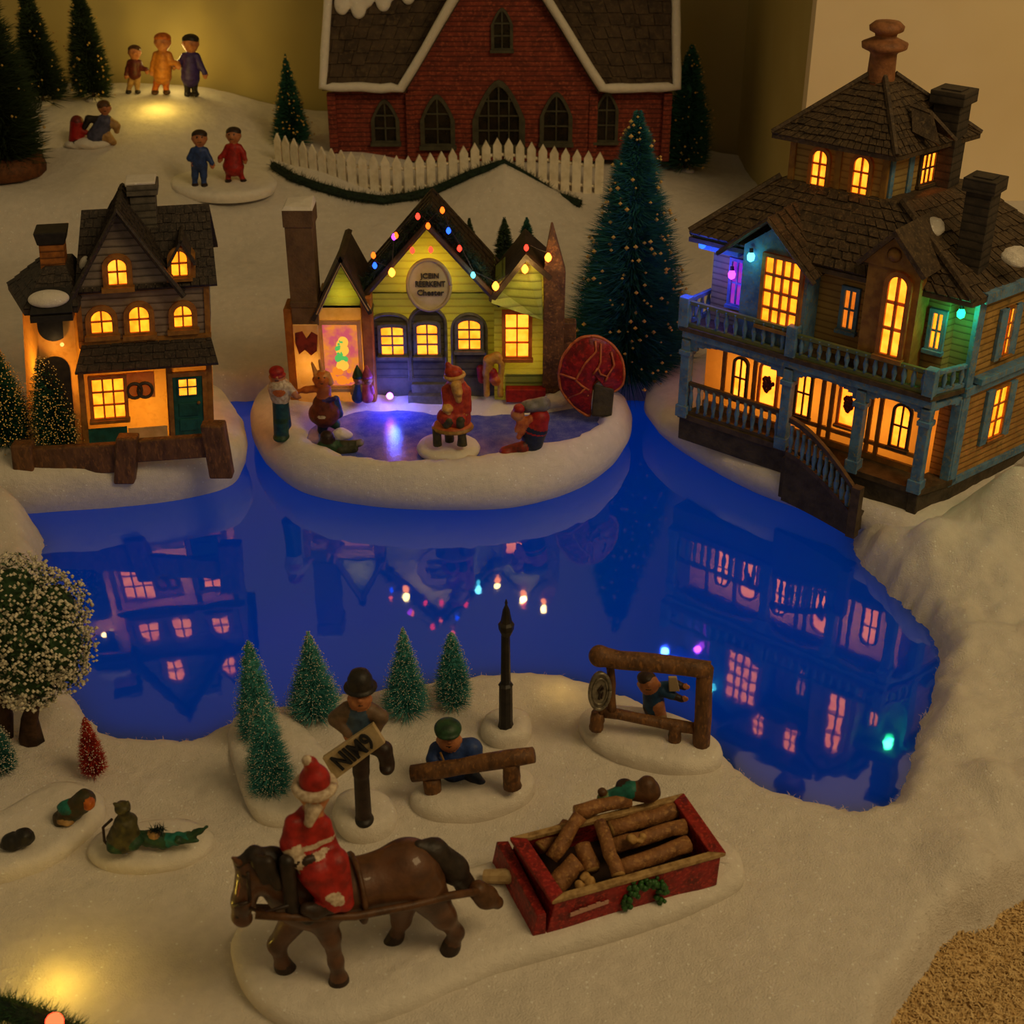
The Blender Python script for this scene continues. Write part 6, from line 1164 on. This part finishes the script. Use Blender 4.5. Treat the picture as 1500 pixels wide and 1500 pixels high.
b = MB(); b.shingles([(ex0-.4, -1.2, ez_-.5), (gx0-.3, -1.2, ez_-.5), (gxm-.6, 6.5, zr), (ex0+.9, 6.5, zr)], 12, 12, .22); b.shingles([(gx1+.3, -1.2, ez_-.5), (ex1+.6, -1.2, ez_-.5), (ex1+.2, 6.5, zr), (gxm+.6, 6.5, zr)], 12, 12, .22); b.slab([(ex1+.6, 14, ez_-.5), (ex0-.4, 14, ez_-.5), (ex0+.9, 6.5, zr), (ex1+.2, 6.5, zr)], .3)
b.slab([(gx0-.6, -1.4, ez_-.6), (gxm, -1.4, gz+.3), (gxm, 6.5, gz+.3), (gx0-.6, 6.5, ez_-.6)], .4); b.slab([(gxm, -1.4, gz+.3), (gx1+.6, -1.4, ez_-.6), (gx1+.6, 6.5, ez_-.6), (gxm, 6.5, gz+.3)], .4); b.build('roof', M_RFC, chh)
def snowstrip(pts, r, nm='roof_snow'):
    b = MB(); q = []
    for p, p2 in zip(pts[:-1], pts[1:]): q += [Vector(p).lerp(Vector(p2), k/8)+V(0, 0, random.uniform(-.08, .08)) for k in range(8)]
    b.tube(q+[Vector(pts[-1])], r, 8, 0, None, .1); b.build(nm, M_SNOW, chh, smooth=True)
snowstrip([(ex0+.9, 6.3, zr), (ex0-.3, -1.3, ez_-.1), (gx0-.7, -1.6, ez_-.2), (gxm, -1.6, gz+.8), (gx1+.7, -1.6, ez_-.2), (ex1+.5, -1.3, ez_-.1), (ex1+.1, 6.3, zr+.3)], .52)
s = Sculpt(.4); sl_ = (zr-ez_+.5)/7.7
for k in range(9): x = ex0+2+k*.95; y = 2.5+.5*math.sin(k*2.1)+k*.12; s.e((x, y+.4, ez_-.3+sl_*(y+1.6)+.35), (.9, 1.3, .55), rot=(math.atan(sl_), 0, 0))
s.build('roof_snow', M_SNOW, chh, .16)
for x0, x1, y0, y1, nm in ((546, 582, 207, 148, 0), (618, 664, 210, 140, 0), (694, 768, 212, 120, 1), (792, 838, 206, 136, 0), (872, 906, 206, 136, 0), (721, 750, 70, 12, 0)):
    f_ = .48; p0, p1 = at_y(x0, y0, YC-f_)-CO, at_y(x1, y1, YC-f_)-CO; onw = gx0 < (p0.x+p1.x)/2 < gx1; ww = 0. if not onw else -.45
    Mc = (lambda cx, cz, yy: (lambda a, b_, c: (cx+a, yy-c, cz+b_)))((p0.x+p1.x)/2, p0.z, ww); w_ = p1.x-p0.x
    f = window(chh, Mc, w_*.8, (p1.z-p0.z)*.94, -1.5, 4 if nm else 2, 4 if nm else 3, w_*.1+.12, M_CWIN, M_DGL, .4, True, .16)
    if nm: f.name = 'entrance_window'
for x in (ex0+.5, gx0+.2, gx1-.2, ex1-.4): b = MB(); b.ext(x-.5, x+.5, -.7, .2, 0, ez_-1); b.build('buttress', M_RBR, chh, bevel=.08)
# picket fence
PF = [(404, 246), (425, 257), (450, 268), (480, 278), (515, 286), (555, 290), (600, 291), (640, 288), (680, 284), (720, 281), (760, 281), (800, 284), (840, 288), (885, 292)]
pz = [8.2, 7.7, 7.2, 6.8, 6.6, 6.5, 6.4, 6.3, 6.3, 6.3, 6.2, 6.0, 5.8, 5.6]; FP = [at_z(x, y, z) for (x, y), z in zip(PF, pz)]
fn_ = thing('picket_fence', 'white picket fence curving in front of the brick church', 'fence', FP[6]); M_WP = mat('white_picket_paint', '#ece2cc', .6, '#d8ccb2', ns=1)
L = [0.]
for i in range(len(FP)-1): L.append(L[-1]+(FP[i+1]-FP[i]).length)
def fat(t): i = max(k for k in range(len(FP)-1) if L[k] <= t+1e-9); f = (t-L[i])/(L[i+1]-L[i]); return FP[i].lerp(FP[i+1], f), (FP[i+1]-FP[i]).normalized()
npk = 31; hts = []
for k in range(npk):
    t = L[-1]*(k+.5)/npk; p, d = fat(t); d.z = 0; d.normalize(); nn = V(-d.y, d.x, 0); q = p-FP[6]; hx = .49; pxs = 750+FPX*p.x/(p.y*math.cos(PITCH)+(CAM_H-p.z)*math.sin(PITCH))
    ty = np.interp(pxs, [404, 470, 540, 600, 650, 700, 735, 780, 830, 890], [193, 214, 226, 228, 221, 208, 200, 208, 217, 224]); top = at_y(pxs, ty, p.y).z-FP[6].z; zb_ = q.z-.3
    b = MB(); A = [q-d*hx, q+d*hx, q+d*hx, q, q-d*hx]; Z = [zb_, zb_, top-.9, top, top-.9]; P0 = [V(v.x, v.y, z)-nn*.13 for v, z in zip(A, Z)]; P1 = [v+nn*.26 for v in P0]
    b.add(P0+P1, [(0, 1, 2, 3, 4), (9, 8, 7, 6, 5)]+[(i, 5+i, 5+(i+1) % 5, (i+1) % 5) for i in range(5)]); b.build('picket', M_WP, fn_); hts.append((q, top, nn))
for fz_ in (.25, .68):
    b = MB(); b.tube([q+nn*.28+V(0, 0, fz_*(tp-q.z)) for q, tp, nn in hts], .2, 6); b.build('fence_rail', M_WP, fn_)
# garland along the foot of the fence and over the snow crest
GP = [(402, 247), (430, 264), (465, 277), (510, 290), (560, 297), (600, 292), (640, 275), (690, 252), (738, 236), (775, 258), (815, 284), (850, 303)]
gpts = [(ground(*p)+V(0, -.35, .4)) if not 620 < p[0] < 830 else at_y(p[0], p[1]+3, 156.2) for p in GP]; go = gpts[5]; gg = thing('pine_garland', 'dark green garland lying along the snow crest below the picket fence', 'garland', go)
b = MB(); gq = [p-go for p in gpts]; b.tube(gq, .5, 7); b.build('garland_core', M_PINE, gg); b = MB(); bristles(b, gq, 7000, 1.1, .055); b.build('needles', mat('garland_green', '#2c3a1c', .8, '#1e2a14', ns=2), gg)
# ================================================================== children at the back
def kid(label, bx, by, ty, cols, z=None, pose=0, dress=False, hatc=None, face=True, turn=0., vox=.09, name='child_figurine'):
    """cols: top, bottom, shoes, hair"""
    X = Ctx(bx, by, z); h = by-ty; f = orn(name, label, 'figurine', X); Y = lambda q: by-h*q; s = PS(X, .18)
    lg = {0: ((-.07, -.08), (.07, .08)), 1: ((-.06, -.10), (.05, .17)), 2: ((-.04, -.13), (.05, .06)), 3: ((-.05, -.05), (.05, .07))}[pose]
    for (hx, fx_) in lg:
        s.C((bx+hx*h, Y(.38)), (bx+(hx+fx_)/2*h, Y(.2)), h*.075, h*.06, 1); s.C((bx+(hx+fx_)/2*h, Y(.2)), (bx+fx_*h, Y(.05)), h*.055, h*.045, 1); s.E((bx+fx_*h+.01*h, Y(.03)), (h*.06, h*.085, h*.04), 2, -.15)
    s.C((bx, Y(.42)), (bx, Y(.62)), h*(.13 if not dress else .15), h*.11, 0)
    if dress: s.C((bx, Y(.31)), (bx, Y(.56)), h*(.19 if face else .15), h*.1, 0)
    arms = {0: (((-.17, .5), (-.1, .47)), ((.17, .5), (.22, .42))), 1: (((-.16, .52), (-.24, .46)), ((.17, .54), (.2, .44))), 2: (((-.14, .5), (-.17, .4)), ((.15, .52), (.25, .5))), 3: (((-.16, .54), (-.26, .52)), ((.17, .48), (.23, .38)))}[pose]
    for sx, (e, w) in zip((-1, 1), arms):
        s.C((bx+sx*.1*h, Y(.64)), (bx+e[0]*h, Y(e[1])), h*.06, h*.05, 0, 0, -.15); s.C((bx+e[0]*h, Y(e[1])), (bx+w[0]*h, Y(w[1])), h*.05, h*.042, 0, -.15, -.35); s.hand((bx+w[0]*h, Y(w[1]-.03)), (.2*sx, 1), 3, -.4, h*.035)
    s.C((bx, Y(.66)), (bx, Y(.74)), h*.05, h*.05, 3); s.head((bx, Y(.845)), h*.125, 3, 4 if face else None, 0, True, turn)
    s.mk('body', [cols[0], cols[1], cols[2], SKIN, BLACK], f, vox)
    hh = PS(X, .12).E((bx, Y(.915)), (h*.135, h*.13, h*.085), 0, .2).E((bx, Y(.87)), (h*.136, h*.1, h*.12), 0, .45); hh.mk('hat' if hatc else 'hair', hatc or cols[3], f, vox); return f
mound('round white snow base under the two holding-hands children at the back', ell(328, 272, 76, 21), .5, -.4, m=snowmat('white_base_snow', '#f4ecdf'))
KZ = ground(328, 272).z+.5; kid('child figurine in blue snowsuit holding hands with the one in red', 292, 274, 190, (BLUE, BLUE, DKBR, DKBR), KZ, pose=0); kid('child figurine in red coat holding hands with the one in blue', 342, 268, 186, (RED, RED, DKBR, DKBR), KZ, pose=1, dress=True, turn=-.3)
kid('small figurine in dark red with violet bag walking at the back wall', 197, 137, 66, (fm('maroon_paint', '#5c241c', '#431812'), TANP, BLACK, BROWN), pose=2, name='walker_figurine', face=False); kid('figurine in orange dress and red hair walking between two others at the back wall', 238, 138, 48, (fm('ochre_paint', '#b87428', '#94581a'), ORANGE, BROWN, ORANGE), pose=2, dress=True, name='walker_figurine', face=False)
kid('figurine in purple coat walking at the right end of the three by the back wall', 279, 141, 50, (PURPLE, BLACK, BLACK, BLACK), pose=3, dress=True, name='walker_figurine', face=False)
X = Ctx(113, 212); f = orn('child_figurine', 'small figurine in red sitting on the snow behind the pulling child', 'figurine', X); PS(X, .2).C((113, 206), (113, 182), 12, 10, 0).E((113, 178), (9, 9, 9), 1).C((116, 190), (126, 194), 5, 4, 0, -.2).E((118, 208), (12, 14, 6), 2, -.3).mk('body', [RED, fm('dark_red_paint', '#6e1c16', '#541410'), DKBR], f, .09)
X = Ctx(150, 212); f = orn('child_figurine', 'child figurine in blue grey leaning forward beside the small red one at the back', 'figurine', X)
s = PS(X, .2).C((142, 200), (154, 178), 14, 11, 0).head((153, 158), 9, 1, 4).C((146, 176), (130, 174), 6, 5, 2).C((130, 174), (124, 186), 5, 4, 2).C((160, 178), (170, 184), 7, 6, 3).C((170, 184), (171, 192), 6, 4, 3).C((140, 204), (146, 210), 9, 6, 0, -.3).C((156, 200), (166, 208), 9, 5, 3, -.2); s.mk('body', [fm('blue_grey_paint', '#4a4a62', '#36364a'), SKIN, BLACK, TANP, BLACK], f, .09)
PS(X, .1).E((152, 154), (10, 10, 7), 0, .1).mk('hair', BROWN, f, .09)
s = Sculpt(.3).e((0, 0, .3), (2.2, 1.2, .7)).e((-1.8, .3, .1), (1.4, 1., .5)); p = ground(135, 214); o = s.build('snow_lump', M_SNOW, None, .12, rough=.05); o.location = p*S; tag(o, 'low snow lump under the leaning child at the back left', 'snow lump')
wl = ground(235, 158); lamp('wall_glow', 'POINT', wl+V(0, -1, 2.8), .09, (1, .66, .10), .8); wl2 = ground(262, 131); lamp('wall_glow', 'POINT', wl2+V(0, -1.5, 4.5), .075, (1, .74, .22), 1.)
# ================================================================== garland at the bottom left corner
g0 = at_z(20, 1500, 2.2); gw = thing('pine_garland', 'out of focus green garland with a red light in the bottom left corner', 'garland', g0); gl_ = [at_z(-60, 1470, 2.2)-g0, at_z(10, 1478, 2.6)-g0, at_z(70, 1498, 2.4)-g0, at_z(120, 1525, 2)-g0]
b = MB(); b.tube(gl_, .5, 8); b.build('garland_core', M_PINE, gw); b = MB(); bristles(b, gl_, 3600, 1.15, .035); b.build('needles', mat('garland_bright_green', '#24502a', .8, '#163a1c', ns=2), gw)
b = MB(); p = at_z(80, 1497, 3.4)-g0; b.ball(p, .42, 0, 14, 10); b.build('bulb', glow('bulb_front_red', (5, .25, .08), 1.2), gw, smooth=True); b = MB(); b.cyl(p+V(0, .1, -.3), p+V(0, .2, -1), .2, .2, 8); b.build('socket', BLACK, gw)
lamp('garland_glow', 'POINT', ground(88, 1440)+V(0, -.3, 1.7), .027, (1, .62, .06), .5)
